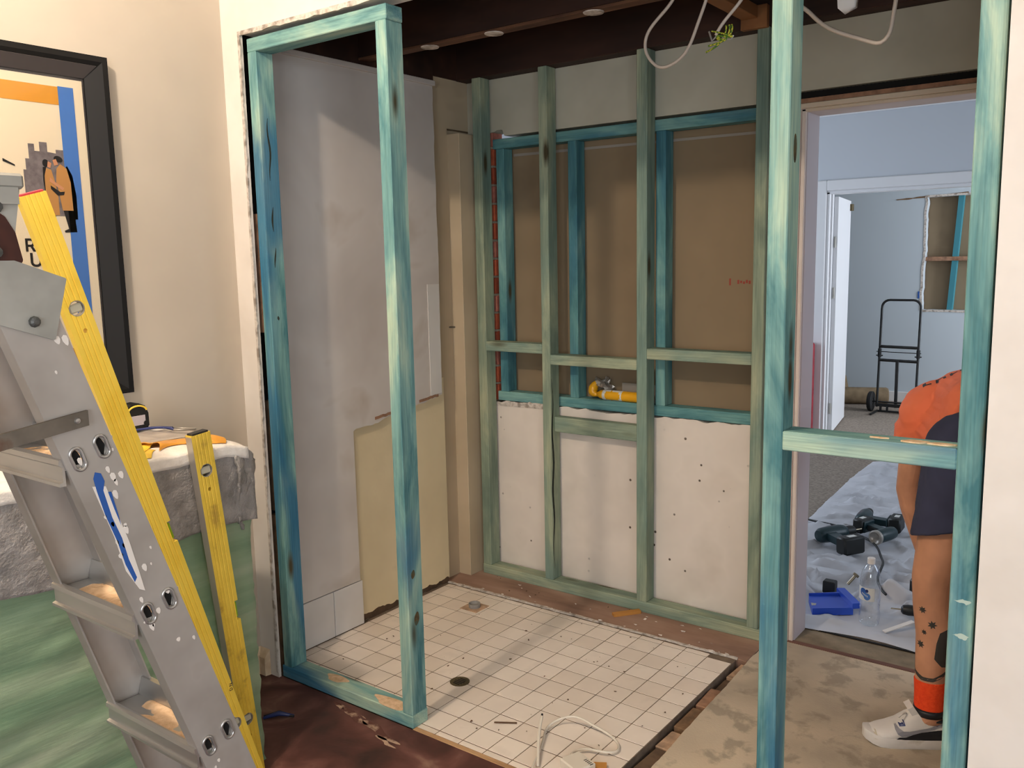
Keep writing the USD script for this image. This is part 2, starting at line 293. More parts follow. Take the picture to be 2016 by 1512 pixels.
m_skin = noisy('skin', [(.3, (186, 134, 104)), (.7, (206, 150, 118))], 14., rough=.5, bump=.05)
m_shirt = noisy('orange_shirt', [(.3, (236, 118, 80)), (.7, (244, 130, 92))], 6., rough=.8, bump=.1, bscale=200)
m_shorts = noisy('navy_shorts', [(.3, (46, 50, 74)), (.7, (58, 62, 88))], 8., rough=.85, bump=.15, bscale=200)
m_sock = noisy('orange_sock', [(.3, (236, 66, 22)), (.7, (250, 84, 34))], 90., rough=.9, bump=.5, bscale=400)
m_shoe = noisy('white_leather', [(.35, (212, 206, 200)), (.6, (226, 220, 214)), (.75, (186, 174, 154))], 12., rough=.55)
m_toecap = noisy('dirty_suede', [(.3, (176, 162, 138)), (.7, (206, 194, 172))], 22., rough=.8)
m_swoosh = plain('grey_leather', (142, 140, 146), .5)
m_shoeblack = plain('black_panel', (26, 27, 34), .5)
m_tattoo = plain('tattoo_ink', (58, 54, 50), .6)
m_hair = plain('dark_hair', (48, 36, 28), .7)
m_caulk = plain('caulk_yellow', (226, 164, 24), .3)
m_silver = plain('silver_foil', (172, 166, 158), .35, .5)
m_speck = plain('debris_dark', (92, 66, 46), .9)
m_chip = plain('orange_chip', (190, 132, 62), .8)
def film_mat(name, col, fac=.09):
    return usdkit.material(stage, '/World/Looks/' + name, {'t': ('transparent_bsdf', dict(color=col)), 'g': ('glossy_bsdf', dict(color=(.95, .97, 1), roughness=.08)), 'f': ('layer_weight', dict(blend=.5)), 'w': ('math', dict(math_type='power', value2=3.0)), 'a': ('math', dict(math_type='multiply_add', value2=.8, value3=fac, use_clamp=True)), 'm': ('mix_closure', {})},
                           [('f.facing', 'w.value1'), ('w.value', 'a.value1'), ('a.value', 'm.fac'), ('t.BSDF', 'm.closure1'), ('g.BSDF', 'm.closure2')], surface='m.closure')
m_bottle = film_mat('bottle_plastic', (.975, .985, .99))
m_glass = film_mat('window_glass', (.97, .98, .99), .02)

# ================================================================== SETTING
struct('floor', bx(-2.8, 2.4, -2.3, 1.972, -.1, 0), m_red, 'red-brown stained floor of the near room, dusty beside the timber frame', 'floor')
struct('ceiling', bx(-2.8, 2.4, -2.3, 2.05, 2.92, 3.0), m_ceiling, 'white ceiling of the near room', 'ceiling')
p = thing('wall_left', 'cream wall with the black framed poster on it', 'wall', kind='structure')
part(p, 'wall_face', bx(-2.8, -2.69, -2.3, 2.05, 0, 2.92), m_wall)
p = thing('wall_back_room', 'cream wall behind the viewer', 'wall', kind='structure')

for a in ((-2.8, -.1, 0, 2.92), (1.6, 2.4, 0, 2.92), (-.1, 1.6, 0, .9), (-.1, 1.6, 2.2, 2.92)): part(p, 'wall_face', bx(a[0], a[1], -2.4, -2.3, a[2], a[3]), m_wall)
p = thing('window_2', 'white window frame in the wall behind the viewer', 'window', kind='structure')
for a in ((-.1, -.05, .9, 2.2), (1.55, 1.6, .9, 2.2), (-.05, 1.55, .9, .95), (-.05, 1.55, 2.15, 2.2), (.73, .77, .95, 2.15)): part(p, 'window_frame', bx(a[0], a[1], -2.34, -2.29, a[2], a[3]), m_white_paint)
p = thing('wall_right', 'cream wall with the window that lights the near room', 'wall', kind='structure')
for a in ((-2.3, -1.75, 0, 2.92), (-.25, 2.05, 0, 2.92), (-1.75, -.25, 0, .85), (-1.75, -.25, 2.15, 2.92)): part(p, 'wall_face', bx(2.2, 2.3, *a), m_wall)
p = thing('window_1', 'white window frame in the near room', 'window', kind='structure')
for a in ((-1.75, -1.70, .85, 2.15), (-.30, -.25, .85, 2.15), (-1.70, -.30, .85, .90), (-1.70, -.30, 2.10, 2.15), (-1.02, -.98, .90, 2.10)): part(p, 'window_frame', bx(2.22, 2.27, *a), m_white_paint)
# the wall with the rough opening that holds the new framing
p = thing('wall_front', 'cream wall with a rough opening cut for new green framing', 'wall', kind='structure')
part(p, 'wall_face', bx(-2.69, -2.590, 1.958, 1.969, 0, 2.92), m_wall2)
part(p, 'lintel_face', bx(-2.590, -.272, 1.958, 2.05, 2.318, 2.92), m_wall2)
part(p, 'right_face', bx(-.274, 2.2, 1.958, 2.05, 0, 2.92), m_wall2)
e = ragged([(-2.588, 0.02), (-2.588, 2.312), (-1.90, 2.312)], .005, .015, 3, 30); q = [(-2.598, .02), (-2.598, 2.326), (-1.90, 2.326)]
part(p, 'torn_edge', prism(Polygon(list(map(tuple, e)) + q[::-1]).buffer(0), .006, 'y', 1.954), m_torn, label='torn plaster edge of the opening')
for z0, z1, mm in ((.0, .62, 0), (.64, 1.05, 2), (1.3, 1.72, 1)): part(p, 'old_stud', bx(-2.632, -2.600, 1.99, 2.045, z0, z1), m_block[mm], label='old brown stud in the gap')
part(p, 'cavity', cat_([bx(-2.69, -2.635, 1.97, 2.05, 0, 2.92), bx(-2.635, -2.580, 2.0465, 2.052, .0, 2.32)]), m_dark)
# pieces of old skirting at the foot of the corner
p = thing('baseboard_left', 'broken stub of cream skirting at the wall corner', 'skirting', kind='structure')
part(p, 'board', hull([(-2.69, y, z) for y in (1.87, 1.957) for z in (0, .10)] + [(-2.672, y, z) for y in (1.87, 1.957) for z in (0, .075)]), m_skirt)
part(p, 'board', hull([(x, 1.957, z) for x in (-2.69, -2.635) for z in (0, .10)] + [(x, 1.935, z) for x in (-2.69, -2.64) for z in (0, .07)]), m_skirt)

# ---- shower recess floor: mortar bed, tiles one by one
p = thing('shower_floor', 'square white floor tiles of the stripped shower recess', 'tiled floor', kind='structure')
part(p, 'mortar_bed', bx(-2.74, -1.238, 1.99, 3.056, -.06, -.0018), m_grout)
xs = [-2.686] + [-2.6413 + .10013 * k for k in range(15)]; ys = [1.993] + [2.020 + .0998 * k for k in range(11)] + [3.050]
for i in range(len(xs) - 1):
    for j in range(len(ys) - 1):
        x0, x1, y0, y1 = xs[i] + .0017, xs[i + 1] - .0017, ys[j] + .0022, ys[j + 1] - .0022
        if x1 - x0 < .012 or y1 - y0 < .012: continue
        if i == len(xs) - 2 and j == len(ys) - 2: continue
        t = bx(x0, x1, y0, y1, -.007, -.0005 + random.uniform(-.0003, .0003), .0006)
        if abs((x0 + x1) / 2 + 2.39) < .05 and abs((y0 + y1) / 2 - 2.87) < .06:
            t = trimesh.boolean.difference([t, bx(-2.435, -2.365, 2.86, 2.93, -.1, .1)], engine='manifold') if False else t
        part(p, 'tile', t, m_tile[int(rng.integers(3))])
e = ragged([(-2.70, 3.058), (-1.235, 3.058)], .006, .012, 9, 40); e2 = ragged([(-2.70, 3.070), (-1.235, 3.070)], .006, .012, 21, 40)
part(p, 'broken_edge', prism(Polygon(list(map(tuple, e)) + list(map(tuple, e2[::-1]))).buffer(0), .006, 'z', -.002), m_torn, label='chipped white mortar line along the back edge')
struct('trim_1', bx(-1.92, -1.20, 1.972, 1.9925, -.06, .001, .002), m_trim_wood, 'raw timber edge strip along the front of the tiles', 'timber strip')
p = thing('floor_plank', 'dusty pinkish timber strip between the tiles and the back framing', 'floor plank', kind='structure')
part(p, 'plank', bx(-2.742, -1.198, 3.064, 3.348, -.06, .0005, .002), m_timberfloor)
# gutter with packing blocks, then the concrete
p = thing('gutter', 'narrow slot full of old timber packers between tiles and concrete', 'gutter', kind='structure')
part(p, 'gutter_bed', bx(-1.24, -1.10, 1.972, 3.062, -.08, -.045), m_dark)
yy = 2.0; k = 0
while yy < 3.0:
    L = random.uniform(.07, .16); zt = random.choice([-.012, -.024, -.018, -.032]); mb = bx(-1.228, -1.166, yy, yy + L, -.05, zt, .003)
    mb.apply_transform(trimesh.transformations.rotation_matrix(random.uniform(-.06, .06), [0, 0, 1], [-1.2, yy, 0])); part(p, 'packer', mb, m_block[k % 4]); yy += L + random.uniform(.004, .03); k += 1
e = ragged([(-1.158, 1.972), (-1.168, 2.30), (-1.180, 2.62), (-1.188, 2.90), (-1.196, 3.064), (-1.196, 3.322)], .004, .02, 5, 25)
struct('concrete_floor', prism(Polygon(list(map(tuple, e)) + [(.5, 3.322), (.5, 1.972)]), .06, 'z', -.06), m_concrete, 'patchy grey concrete floor with worn stains at the doorway', 'floor')
struct('subfloor', bx(-2.8, .6, 1.972, 3.5, -.14, -.08), m_dark, 'dark ground under the stripped floor', 'floor')
# ---- shower left wall
p = thing('wall_shower_left', 'stripped shower side wall of white sheet over cream plaster', 'wall', kind='structure')
part(p, 'masonry', bx(-2.80, -2.705, 2.05, 3.066, 0, 2.33), m_khaki)
part(p, 'end_face', cat_([bx(-2.80, -2.735, 3.066, 3.45, 0, 2.118), bx(-2.80, -2.735, 3.066, 3.19, 2.118, 2.146), bx(-2.80, -2.735, 3.066, 3.45, 2.146, 2.368), bx(-2.80, -2.772, 3.19, 3.45, 2.118, 2.146)]), m_khaki)
e = ragged([(2.474, .846), (2.60, .86), (2.74, .885), (2.86, .90), (3.036, .925)], .010, .015, 8, 26); r = ragged([(3.036, .925), (3.040, 1.6), (3.036, 2.31)], .004, .02, 4, 22)
part(p, 'sheet', prism(Polygon([(2.05, .20), (2.474, .20)] + list(map(tuple, e)) + list(map(tuple, r[1:])) + [(2.05, 2.31)]).buffer(0), .024, 'x', -2.704), m_sheet, label='white wall sheet with a ragged lower edge')
part(p, 'skirting_board', bx(-2.704, -2.6795, 2.05, 2.3215, .004, .196, .0015), m_sheet2); part(p, 'skirting_board', bx(-2.704, -2.6795, 2.3245, 2.486, .004, .196, .0015), m_sheet2)
part(p, 'patch', prism(ragged([(2.958, .93), (3.034, .935), (3.036, 1.436), (2.958, 1.437), (2.958, .93)], .0015, .02, 6, 30), .003, 'x', -2.6805), m_sheet2, label='whiter square-edged patch')
e = ragged([(2.488, .035), (2.75, .03), (3.066, .025)], .012, .012, 12, 40)
part(p, 'plaster', prism(Polygon(list(map(tuple, e)) + [(3.066, 1.0), (2.474, 1.0), (2.474, .2)]).buffer(0), .010, 'x', -2.705), m_cream, label='bare cream plaster')
e = ragged([(2.488, .0), (3.07, .0)], .004, .015, 2, 40); e2 = ragged([(2.488, .040), (3.07, .03)], .006, .015, 22, 40)
part(p, 'broken_base', prism(Polygon(list(map(tuple, e)) + list(map(tuple, e2[::-1]))).buffer(0), .003, 'x', -2.707), m_block[2])
for yy, L in ((2.60, .10), (2.88, .13)):
    e = ragged([(yy, .875 + (yy - 2.6) * .12), (yy + L, .885 + (yy - 2.6) * .12)], .006, .01, int(yy * 10), 60); part(p, 'torn_crack', prism(Polygon(np.vstack([e, (e + [0, .012])[::-1]])).buffer(0), .003, 'x', -2.681), m_block[1])
part(p, 'top_bead', bx(-2.704, -2.668, 2.05, 3.044, 2.308, 2.330, .002), m_sheet)
part(p, 'head_void', cat_([bx(-2.80, -2.70, 2.05, 3.066, 2.33, 2.56), bx(-2.80, -2.725, 3.066, 3.45, 2.368, 2.56)]), m_joist)
p = thing('pilaster', 'plastered corner pilaster standing below a dark slot', 'pilaster', kind='structure')
part(p, 'shaft', bx(-2.772, -2.664, 3.19, 3.348, 0, 2.120, .002), m_khaki)
solo('nail', tube([(-2.737, 3.165, 1.226), (-2.715, 3.20, 1.226), (-2.690, 3.235, 1.224)], .0035, 8), m_rust, 'rusty nail sticking out of the plaster beside the pilaster', 'nail', (-2.737, 3.165, 1.226))
# ---- back wall with infilled opening and door opening
p = thing('wall_back', 'plaster wall behind the green framing, white below and grey above the infilled opening', 'wall', kind='structure')
e = ragged([(-2.66, .84), (-2.60, .846), (-2.45, .852), (-2.30, .857), (-1.27, .857)], .012, .015, 14, 22)
part(p, 'lower_plaster', prism(Polygon([(-2.735, 0), (-1.17, 0), (-1.17, .857)] + list(map(tuple, e[::-1])) + [(-2.735, .84)]).buffer(0), .088, 'y', 3.345), m_back)
part(p, 'bulkhead', prism([(-2.735, 2.108), (-2.612, 2.108), (-2.606, 2.128), (-2.575, 2.131), (-2.56, 2.138), (-2.53, 2.136), (-2.518, 2.108), (-1.17, 2.108), (-1.17, 2.135), (.5, 2.135), (.5, 2.56), (-2.735, 2.56)], .088, 'y', 3.345), m_band, label='grey plaster bulkhead under the joists')
part(p, 'pier', bx(-1.262, -1.17, 3.345, 3.433, .857, 2.108), m_back); part(p, 'left_pier', bx(-2.735, -2.645, 3.345, 3.433, .84, 2.108), m_khaki)
part(p, 'right_pier', bx(-.25, .5, 3.345, 3.433, 0, 2.135), m_band)
e = ragged([(-2.60, .855), (-2.40, .868), (-2.28, .866)], .010, .015, 31, 30)
part(p, 'chipped_edge', prism(Polygon(list(map(tuple, e)) + [(-2.28, .84), (-2.60, .835)]).buffer(0), .004, 'y', 3.342), m_torn)
zc = .862; k = 0
while zc < 2.08:
    part(p, 'brick', bx(-2.645, -2.592 + random.uniform(-.003, .003), 3.352, 3.43, zc, zc + .076, .003), m_brick[k % 3]); part(p, 'mortar_joint', bx(-2.645, -2.597, 3.356, 3.43, zc + .076, zc + .086), m_mortar); zc += .086; k += 1
p = thing('board_lining', 'brown paper back of plasterboard closing the old opening', 'plasterboard', kind='structure')
part(p, 'board', prism([(-2.66, .80), (-1.2, .80), (-1.2, 2.25), (-2.515, 2.25), (-2.515, 2.085), (-2.612, 2.085), (-2.612, 2.25), (-2.66, 2.25)], .012, 'y', 3.434), m_paper)
part(p, 'edge_strip', prism([(-2.53, 2.021), (-1.27, 2.010), (-1.27, 2.020), (-2.53, 2.033)], .003, 'y', 3.431), plain('grey_edge', (150, 142, 132), .7))
m_stamp = plain('red_stamp', (150, 62, 48), .8)
part(p, 'stamp', cat_([prism([(-1.447, 1.418), (-1.44, 1.418), (-1.44, 1.446), (-1.447, 1.446)], .0008, 'y', 3.4335)] + [prism(sbox(-1.412 + .012 * k, 1.424 + .003 * (k % 2), -1.404 + .012 * k, 1.440 - .003 * (k % 3)), .0008, 'y', 3.4335) for k in range(5)]), m_stamp, label='faint red stamp')
# ---- door surround, sill
p = thing('door_1', 'pinkish door lining of the doorway to the hall, without a door', 'door frame', kind='structure')
part(p, 'jamb', bx(-1.168, -1.112, 3.345, 3.478, 0, 2.10, .001), plain('jamb_grey', (196, 184, 186), .5)); part(p, 'jamb', bx(-.27, -.22, 3.345, 3.478, 0, 2.10, .001), m_pinkjamb)
part(p, 'head', bx(-1.112, -.27, 3.345, 3.478, 2.058, 2.10, .001), m_pinkjamb)
part(p, 'architrave', cat_([bx(-1.158, -1.132, 3.326, 3.345, 0, 2.088, .002), bx(-1.132, -1.115, 3.332, 3.345, 0, 2.072, .003)]), m_pinkjamb); part(p, 'architrave', bx(-.27, -.225, 3.326, 3.345, 0, 2.088, .002), m_pinkjamb)
part(p, 'head_architrave', cat_([bx(-1.158, -.225, 3.326, 3.345, 2.070, 2.088, .002), bx(-1.135, -.25, 3.332, 3.345, 2.058, 2.070, .003)]), noisy('cream_primer', [(.3, (206, 190, 168)), (.7, (218, 202, 182))], 6))
part(p, 'dark_gap', bx(-1.17, -.2, 3.372, 3.432, 2.09, 2.14), m_dark); part(p, 'packing_strip', bx(-1.16, -.22, 3.336, 3.345, 2.090, 2.106), m_block[1]); part(p, 'raw_edge', bx(-1.172, -1.158, 3.330, 3.345, 0, 2.06), m_trim_wood)
p = thing('door_sill', 'dirty concrete sill with a dark red edge under the doorway', 'sill', kind='structure')
part(p, 'sill', bx(-1.168, -.2, 3.345, 3.492, -.1, .001), noisy('sill_dirt', [(.3, (112, 98, 78)), (.7, (142, 126, 102))], 14, rough=.9, bump=.3))
part(p, 'edge_strip', bx(-1.168, .5, 3.320, 3.346, -.06, .002), noisy('sill_red', [(.3, (84, 54, 44)), (.7, (120, 84, 70))], 20, stretch=(.3, 1, 1), rough=.85)); part(p, 'carpet_edge', bx(-1.112, -.27, 3.486, 3.498, 0, .006), m_dark)
# ---- joists and roof boards over the recess
struct('ceiling_boards', bx(-2.8, .6, 2.05, 3.5, 2.56, 2.60), m_joist, 'dark boards above the joists of the stripped recess', 'ceiling')
p = thing('ceiling_joist', 'dark stained joist across the recess with pale nail patches along its edge', 'joist', kind='structure')
part(p, 'beam', bx(-2.70, .5, 2.615, 2.662, 2.362, 2.56, .003), m_joist); part(p, 'lower_edge', bx(-2.70, .5, 2.612, 2.664, 2.352, 2.3625, .002), noisy('joist_edge', [(.3, (70, 44, 30)), (.6, (112, 76, 52)), (.75, (140, 104, 76))], 12., stretch=(.3, 1, 1), rough=.75), label='brown lower edge')
for x in (-2.33, -2.02, -1.60, -1.25, -.9): part(p, 'nail_patch', lathe([(.0, -.004), (.034, -.003), (.036, 0), (0, .001)], 16, (x, 2.634, 2.352)).apply_transform(np.diag([1, 1, 1, 1])), m_torn)
struct('ceiling_joist', bx(-2.735, .5, 3.262, 3.344, 2.366, 2.56, .003), m_joist, 'dark joist lying along the back wall above the green studs', 'joist')
struct('ceiling_joist', bx(-2.70, .5, 2.06, 2.11, 2.36, 2.56, .003), m_joist, 'dark joist just behind the front framing', 'joist')
p = thing('ceiling_batten', 'orange-brown batten between joists, left of the front right-hand stud', 'batten', kind='structure'); part(p, 'batten', bx(-1.33, -1.27, 2.664, 3.262, 2.395, 2.44, .002), m_joist2)
part(p, 'end_block', bx(-1.335, -1.235, 3.235, 3.262, 2.36, 2.44, .002), m_joist2)
p = thing('ceiling_batten', 'orange-brown batten between joists above the doorway', 'batten', kind='structure'); part(p, 'batten', bx(-.80, -.75, 2.664, 3.262, 2.395, 2.44, .002), m_joist2)
p = thing('wall_recess_right', 'plaster side wall hidden behind the right-hand front wall', 'wall', kind='structure'); part(p, 'wall_face', bx(.5, .58, 2.05, 3.5, 0, 2.6), m_band)
# ---- hall beyond the doorway
struct('floor_hall', bx(-4.6, 2.05, 3.492, 9.55, -.1, .002), m_carpet, 'grey-brown carpet of the hall and far room', 'floor')
struct('ceiling_hall', bx(-4.6, 2.05, 3.435, 9.6, 2.72, 2.8), m_ceiling, 'white ceiling of the hall and far room', 'ceiling')
p = thing('wall_hall_left', 'hall wall with a window', 'wall', kind='structure')
for a in ((3.435, 4.4, 0, 2.72), (6.4, 7.5, 0, 2.72), (4.4, 6.4, 0, .85), (4.4, 6.4, 2.25, 2.72)): part(p, 'wall_face', bx(-4.7, -4.52, *a), m_hallwall)
p = thing('wall_hall_right', 'hall wall with a second window', 'wall', kind='structure')
for a in ((3.435, 4.6, 0, 2.72), (6.6, 7.5, 0, 2.72), (4.6, 6.6, 0, .85), (4.6, 6.6, 2.25, 2.72)): part(p, 'wall_face', bx(1.95, 2.1, *a), m_hallwall)
p = thing('wall_hall_front', 'hall side of the wall behind the shower', 'wall', kind='structure')
for a in ((-4.6, -2.735, 0, 2.72), (.5, 2.0, 0, 2.72), (-2.735, .5, 2.56, 2.72)): part(p, 'wall_face', bx(a[0], a[1], 3.435, 3.48, a[2], a[3]), m_hallwall)
p = thing('wall_hall_back', 'pale blue-white hall wall around the white far doorway', 'wall', kind='structure')
for a in ((-4.6, -2.29, 0, 2.72), (-.9, 2.0, 0, 2.72), (-2.29, -.9, 2.02, 2.72)): part(p, 'wall_face', bx(a[0], a[1], 7.4, 7.5, a[2], a[3]), m_hallwall)
part(p, 'picture_rail', bx(-4.5, 1.9, 7.385, 7.4, 2.62, 2.66, .003), m_white_paint)
p = thing('door_2', 'white far doorway with its white door opened into the far room', 'door', kind='structure')
part(p, 'architrave', bx(-2.365, -2.285, 7.375, 7.40, 0, 2.115, .006), m_white_paint); part(p, 'architrave', bx(-.93, -.85, 7.375, 7.40, 0, 2.115, .006), m_white_paint); part(p, 'head_architrave', bx(-2.285, -.93, 7.375, 7.40, 2.03, 2.115, .006), m_white_paint)
part(p, 'jamb', bx(-2.292, -2.262, 7.39, 7.51, 0, 2.02, .002), m_white_paint); part(p, 'door_stop', bx(-2.262, -2.248, 7.43, 7.455, 0, 2.01, .002), m_white_paint); part(p, 'head', bx(-2.292, -.9, 7.39, 7.51, 2.005, 2.03, .002), m_white_paint)
leaf = bx(0, .80, -.035, 0, .012, 1.99, .002); leaf.apply_transform(rotm([0, 0, 1], 99)); leaf.apply_translation((-2.262, 7.515, 0)); part(p, 'door_leaf', leaf, m_white_paint)
for z in (.22, 1.2, 1.62): part(p, 'hinge', lathe([(0, -.045), (.008, -.045), (.008, .045), (0, .045)], 10, (-2.246, 7.512, z)), m_galv)
part(p, 'latch', bx(-2.345, -2.318, 8.24, 8.28, 1.90, 1.96, .003).apply_translation((.0, 0, 0)), m_drain)
p = thing('light_switch', 'white switch plate on the hall wall beside the far doorway', 'switch', (-2.40, 7.39, 1.37)); part(p, 'plate', bx(-2.425, -2.372, 7.391, 7.40, 1.28, 1.46, .003), m_sheet2)
for k in range(4): part(p, 'rocker', bx(-2.412, -2.385, 7.386, 7.391, 1.30 + .037 * k, 1.325 + .037 * k, .002), m_galv)
# far room
e1 = ragged([(-1.97, .95), (-1.962, 1.5), (-1.965, 2.05)], .018, .03, 41, 9); e2 = ragged([(-1.97, .95), (-1.2, .945)], .010, .03, 42, 9); hole = Polygon(list(map(tuple, e1)) + [(-1.2, 2.06)] + list(map(tuple, e2[::-1]))).buffer(0)
p = thing('wall_far', 'white far room wall with a square hole broken through it', 'wall', kind='structure')
part(p, 'wall_face', prism(sbox(-4.6, 0, 2.0, 2.72).difference(hole), .09, 'y', 9.5), m_farwall); part(p, 'hole_back', bx(-2.05, -1.1, 9.60, 9.62, .9, 2.1), m_paper)
part(p, 'torn_edge', prism(hole.buffer(.02).difference(hole), .006, 'y', 9.496), m_torn)
part(p, 'scratch', prism(Polygon(np.vstack([ragged([(-2.25, 2.035), (-1.60, 2.062)], .006, .03, 4, 20), (ragged([(-2.25, 2.045), (-1.60, 2.085)], .006, .03, 5, 20))[::-1]])).buffer(0), .004, 'y', 9.497), m_block[0])
part(p, 'stud', hull([(x + dx, y, z) for x, z in ((-1.725, .95), (-1.665, 2.06)) for dx in (-.024, .024) for y in (9.53, 9.6)]), plain('stud_blue', (58, 128, 140), .7), label='blue stud seen in the hole'); part(p, 'rail', bx(-1.96, -1.15, 9.52, 9.6, 1.43, 1.47), m_block[1]); part(p, 'pencil_mark', bx(-2.012, -1.996, 9.494, 9.5, 1.06, 1.13), m_bluetape, label='blue mark on the wall')
part(p, 'baseboard', bx(-4.5, 1.9, 9.485, 9.5, 0, .105, .003), m_sheet2)
for nm, a in (('wall_far_left', (-4.7, -4.5, 7.5, 9.6)), ): p = thing(nm, 'left wall of the far room', 'wall', kind='structure'); part(p, 'wall_face', bx(*a, 0, 2.72), m_farwall)
p = thing('wall_far_right', 'right wall of the far room with a window', 'wall', kind='structure')
for a in ((7.5, 7.9, 0, 2.72), (9.1, 9.6, 0, 2.72), (7.9, 9.1, 0, .9), (7.9, 9.1, 2.1, 2.72)): part(p, 'wall_face', bx(1.42, 1.48, *a), m_farwall)

# ================================================================== TIMBER FRAMES
B = .0025
p = thing('timber_framing', 'blue-green stud frame with top and bottom plates at the left of the opening', 'stud frame', (-2.25, 2.01, 0))
Y0, Y1 = 1.974, 2.046
part(p, 'bottom_plate', bx(-2.587, -1.918, Y0, Y1 + .003, 0, .0455, B), W['x']); part(p, 'top_plate', bx(-2.577, -1.916, Y0, Y1, 2.258, 2.303, B), W['x'])
part(p, 'stud', bx(-2.5765, -2.5315, Y0, Y1, .0455, 2.258, B), W['z']); part(p, 'stud', bx(-1.9635, -1.9185, Y0, Y1, .0455, 2.258, B), W['z'])
for x, y, rx, ry in ((-2.33, 2.015, .05, .022), (-2.03, 2.0, .09, .028)):
    e = [(x + rx * math.cos(t) * (1 + .25 * math.sin(3 * t)), y + ry * math.sin(t)) for t in np.linspace(0, 2 * math.pi, 22)[:-1]]; part(p, 'sawdust', prism(e, .0012, 'z', .0455), m_sawdust, kind='stuff')
m_crack = plain('wood_crack', (38, 44, 36), .95); m_knot = noisy('wood_knot', [(.35, (56, 50, 34)), (.5, (96, 80, 50)), (.65, (66, 84, 70))], 40., rough=.8)
def sliver(x, pts, mat_, nm, w, label=None):
    q = [(a - w * math.sin(math.pi * k / (len(pts) - 1)), b) for k, (a, b) in enumerate(pts)] + [(a + w * math.sin(math.pi * k / (len(pts) - 1)), b) for k, (a, b) in list(enumerate(pts))[::-1]]
    part(p, nm, prism(Polygon(q).buffer(.0004), .0006, 'x', x), mat_, label=label)
for z0, z1, w in ((2.04, 1.83, .0032), (1.74, 1.655, .003), (1.60, 1.53, .0026), (1.36, 1.345, .004)): sliver(-2.5315, [(2.008 + .004 * math.sin(z * 40), z) for z in np.linspace(z0, z1, 12)], m_crack, 'crack', w)
for y, z, a, b in ((2.012, .375, .012, .022), (2.002, .53, .009, .014)):
    part(p, 'knot', prism([(y + a * math.cos(t), z + b * math.sin(t) * (1 + .2 * math.sin(2 * t))) for t in np.linspace(0, 2 * math.pi, 20)[:-1]], .0006, 'x', -1.9186), m_knot)
p = thing('timber_framing', 'pale green stud frame with one rail at the right of the opening', 'stud frame', (-.5, 2.01, 0))
part(p, 'stud', bx(-.7425, -.6965, Y0, Y1, 0, 2.36, B), W['z']); part(p, 'stud', bx(-.329, -.281, Y0, Y1, 0, 2.36, B), W['z']); part(p, 'rail', bx(-.6965, -.329, Y0, Y1, 1.093, 1.138, B), W['x'])
m_smear = plain('pale_smear', (178, 196, 184), .7)
for x, z, a, b, k in ((-.303, .812, .017, .006, 1), (-.303, .735, .016, .007, 2)):
    e1 = ragged([(x - a, z), (x, z + b), (x + a, z + b * .3)], .004, .003, 50 + k, 160); e2 = ragged([(x - a, z), (x + a * .4, z - b), (x + a, z + b * .3)], .004, .003, 60 + k, 160); part(p, 'paint_smear', prism(np.vstack([e1, e2[::-1]]), .0006, 'y', 1.9735), m_smear)
part(p, 'knot', prism([(-.6966 * 0 + 2.012 + .010 * math.cos(t), 1.78 + .032 * math.sin(t)) for t in np.linspace(0, 2 * math.pi, 20)[:-1]], .0006, 'x', -.6966), m_knot)
part(p, 'sawdust', cat_([prism([(x + rx * math.cos(t) * (1 + .3 * math.sin(2 * t + x)), y + ry * math.sin(t)) for t in np.linspace(0, 2 * math.pi, 18)[:-1]], .003, 'z', 1.138) for x, y, rx, ry in ((-.415, 2.0, .028, .013), (-.362, 2.0, .028, .010), (-.49, 2.005, .02, .004))]), m_sawdust, kind='stuff')
p = thing('timber_framing', 'grey-green stud frame with staggered rails standing before the back wall', 'stud frame', (-1.94, 3.295, 0))
Y0, Y1 = 3.259, 3.331
part(p, 'bottom_plate', bx(-2.640, -1.180, Y0, Y1, 0, .048, B), WG['x'])
for a, b in ((-2.637, -2.588), (-2.266, -2.221), (-1.781, -1.733), (-1.279, -1.233)): part(p, 'stud', bx(a, b, Y0, Y1, .048, 2.366, B), WG['z'])
sliver(-2.2212, [(3.272 + .005 * math.sin(z * 23), z) for z in np.linspace(1.0, .10, 24)], m_crack, 'bark_edge', .007, 'dark bark edge along the stud')
part(p, 'rail', bx(-2.588, -2.266, Y0, Y1, 1.112, 1.157, B), WG['x']); part(p, 'rail', bx(-2.221, -1.781, Y0, Y1, 1.066, 1.111, B), WG['x']); part(p, 'rail', bx(-1.733, -1.279, Y0, Y1, 1.116, 1.161, B), WG['x'])
part(p, 'rail', bx(-2.221, -1.781, 3.286, Y1, .752, .822, B), WG['x'], label='wide low rail set back behind the studs')
p = thing('timber_framing', 'darker blue stud frame infilling the old opening in the back wall', 'stud frame', (-1.94, 3.385, .858))
Y0, Y1 = 3.347, 3.417
part(p, 'bottom_plate', bx(-2.590, -1.266, Y0, Y1, .862, .907, B), WB['x']); part(p, 'top_plate', bx(-2.590, -1.266, Y0, Y1, 2.052, 2.097, B), WB['x'])
for a, b in ((-2.572, -2.527), (-2.172, -2.127), (-1.738, -1.693), (-1.311, -1.267)): part(p, 'stud', bx(a, b, Y0, Y1, .907, 2.052, B), WB['z'])
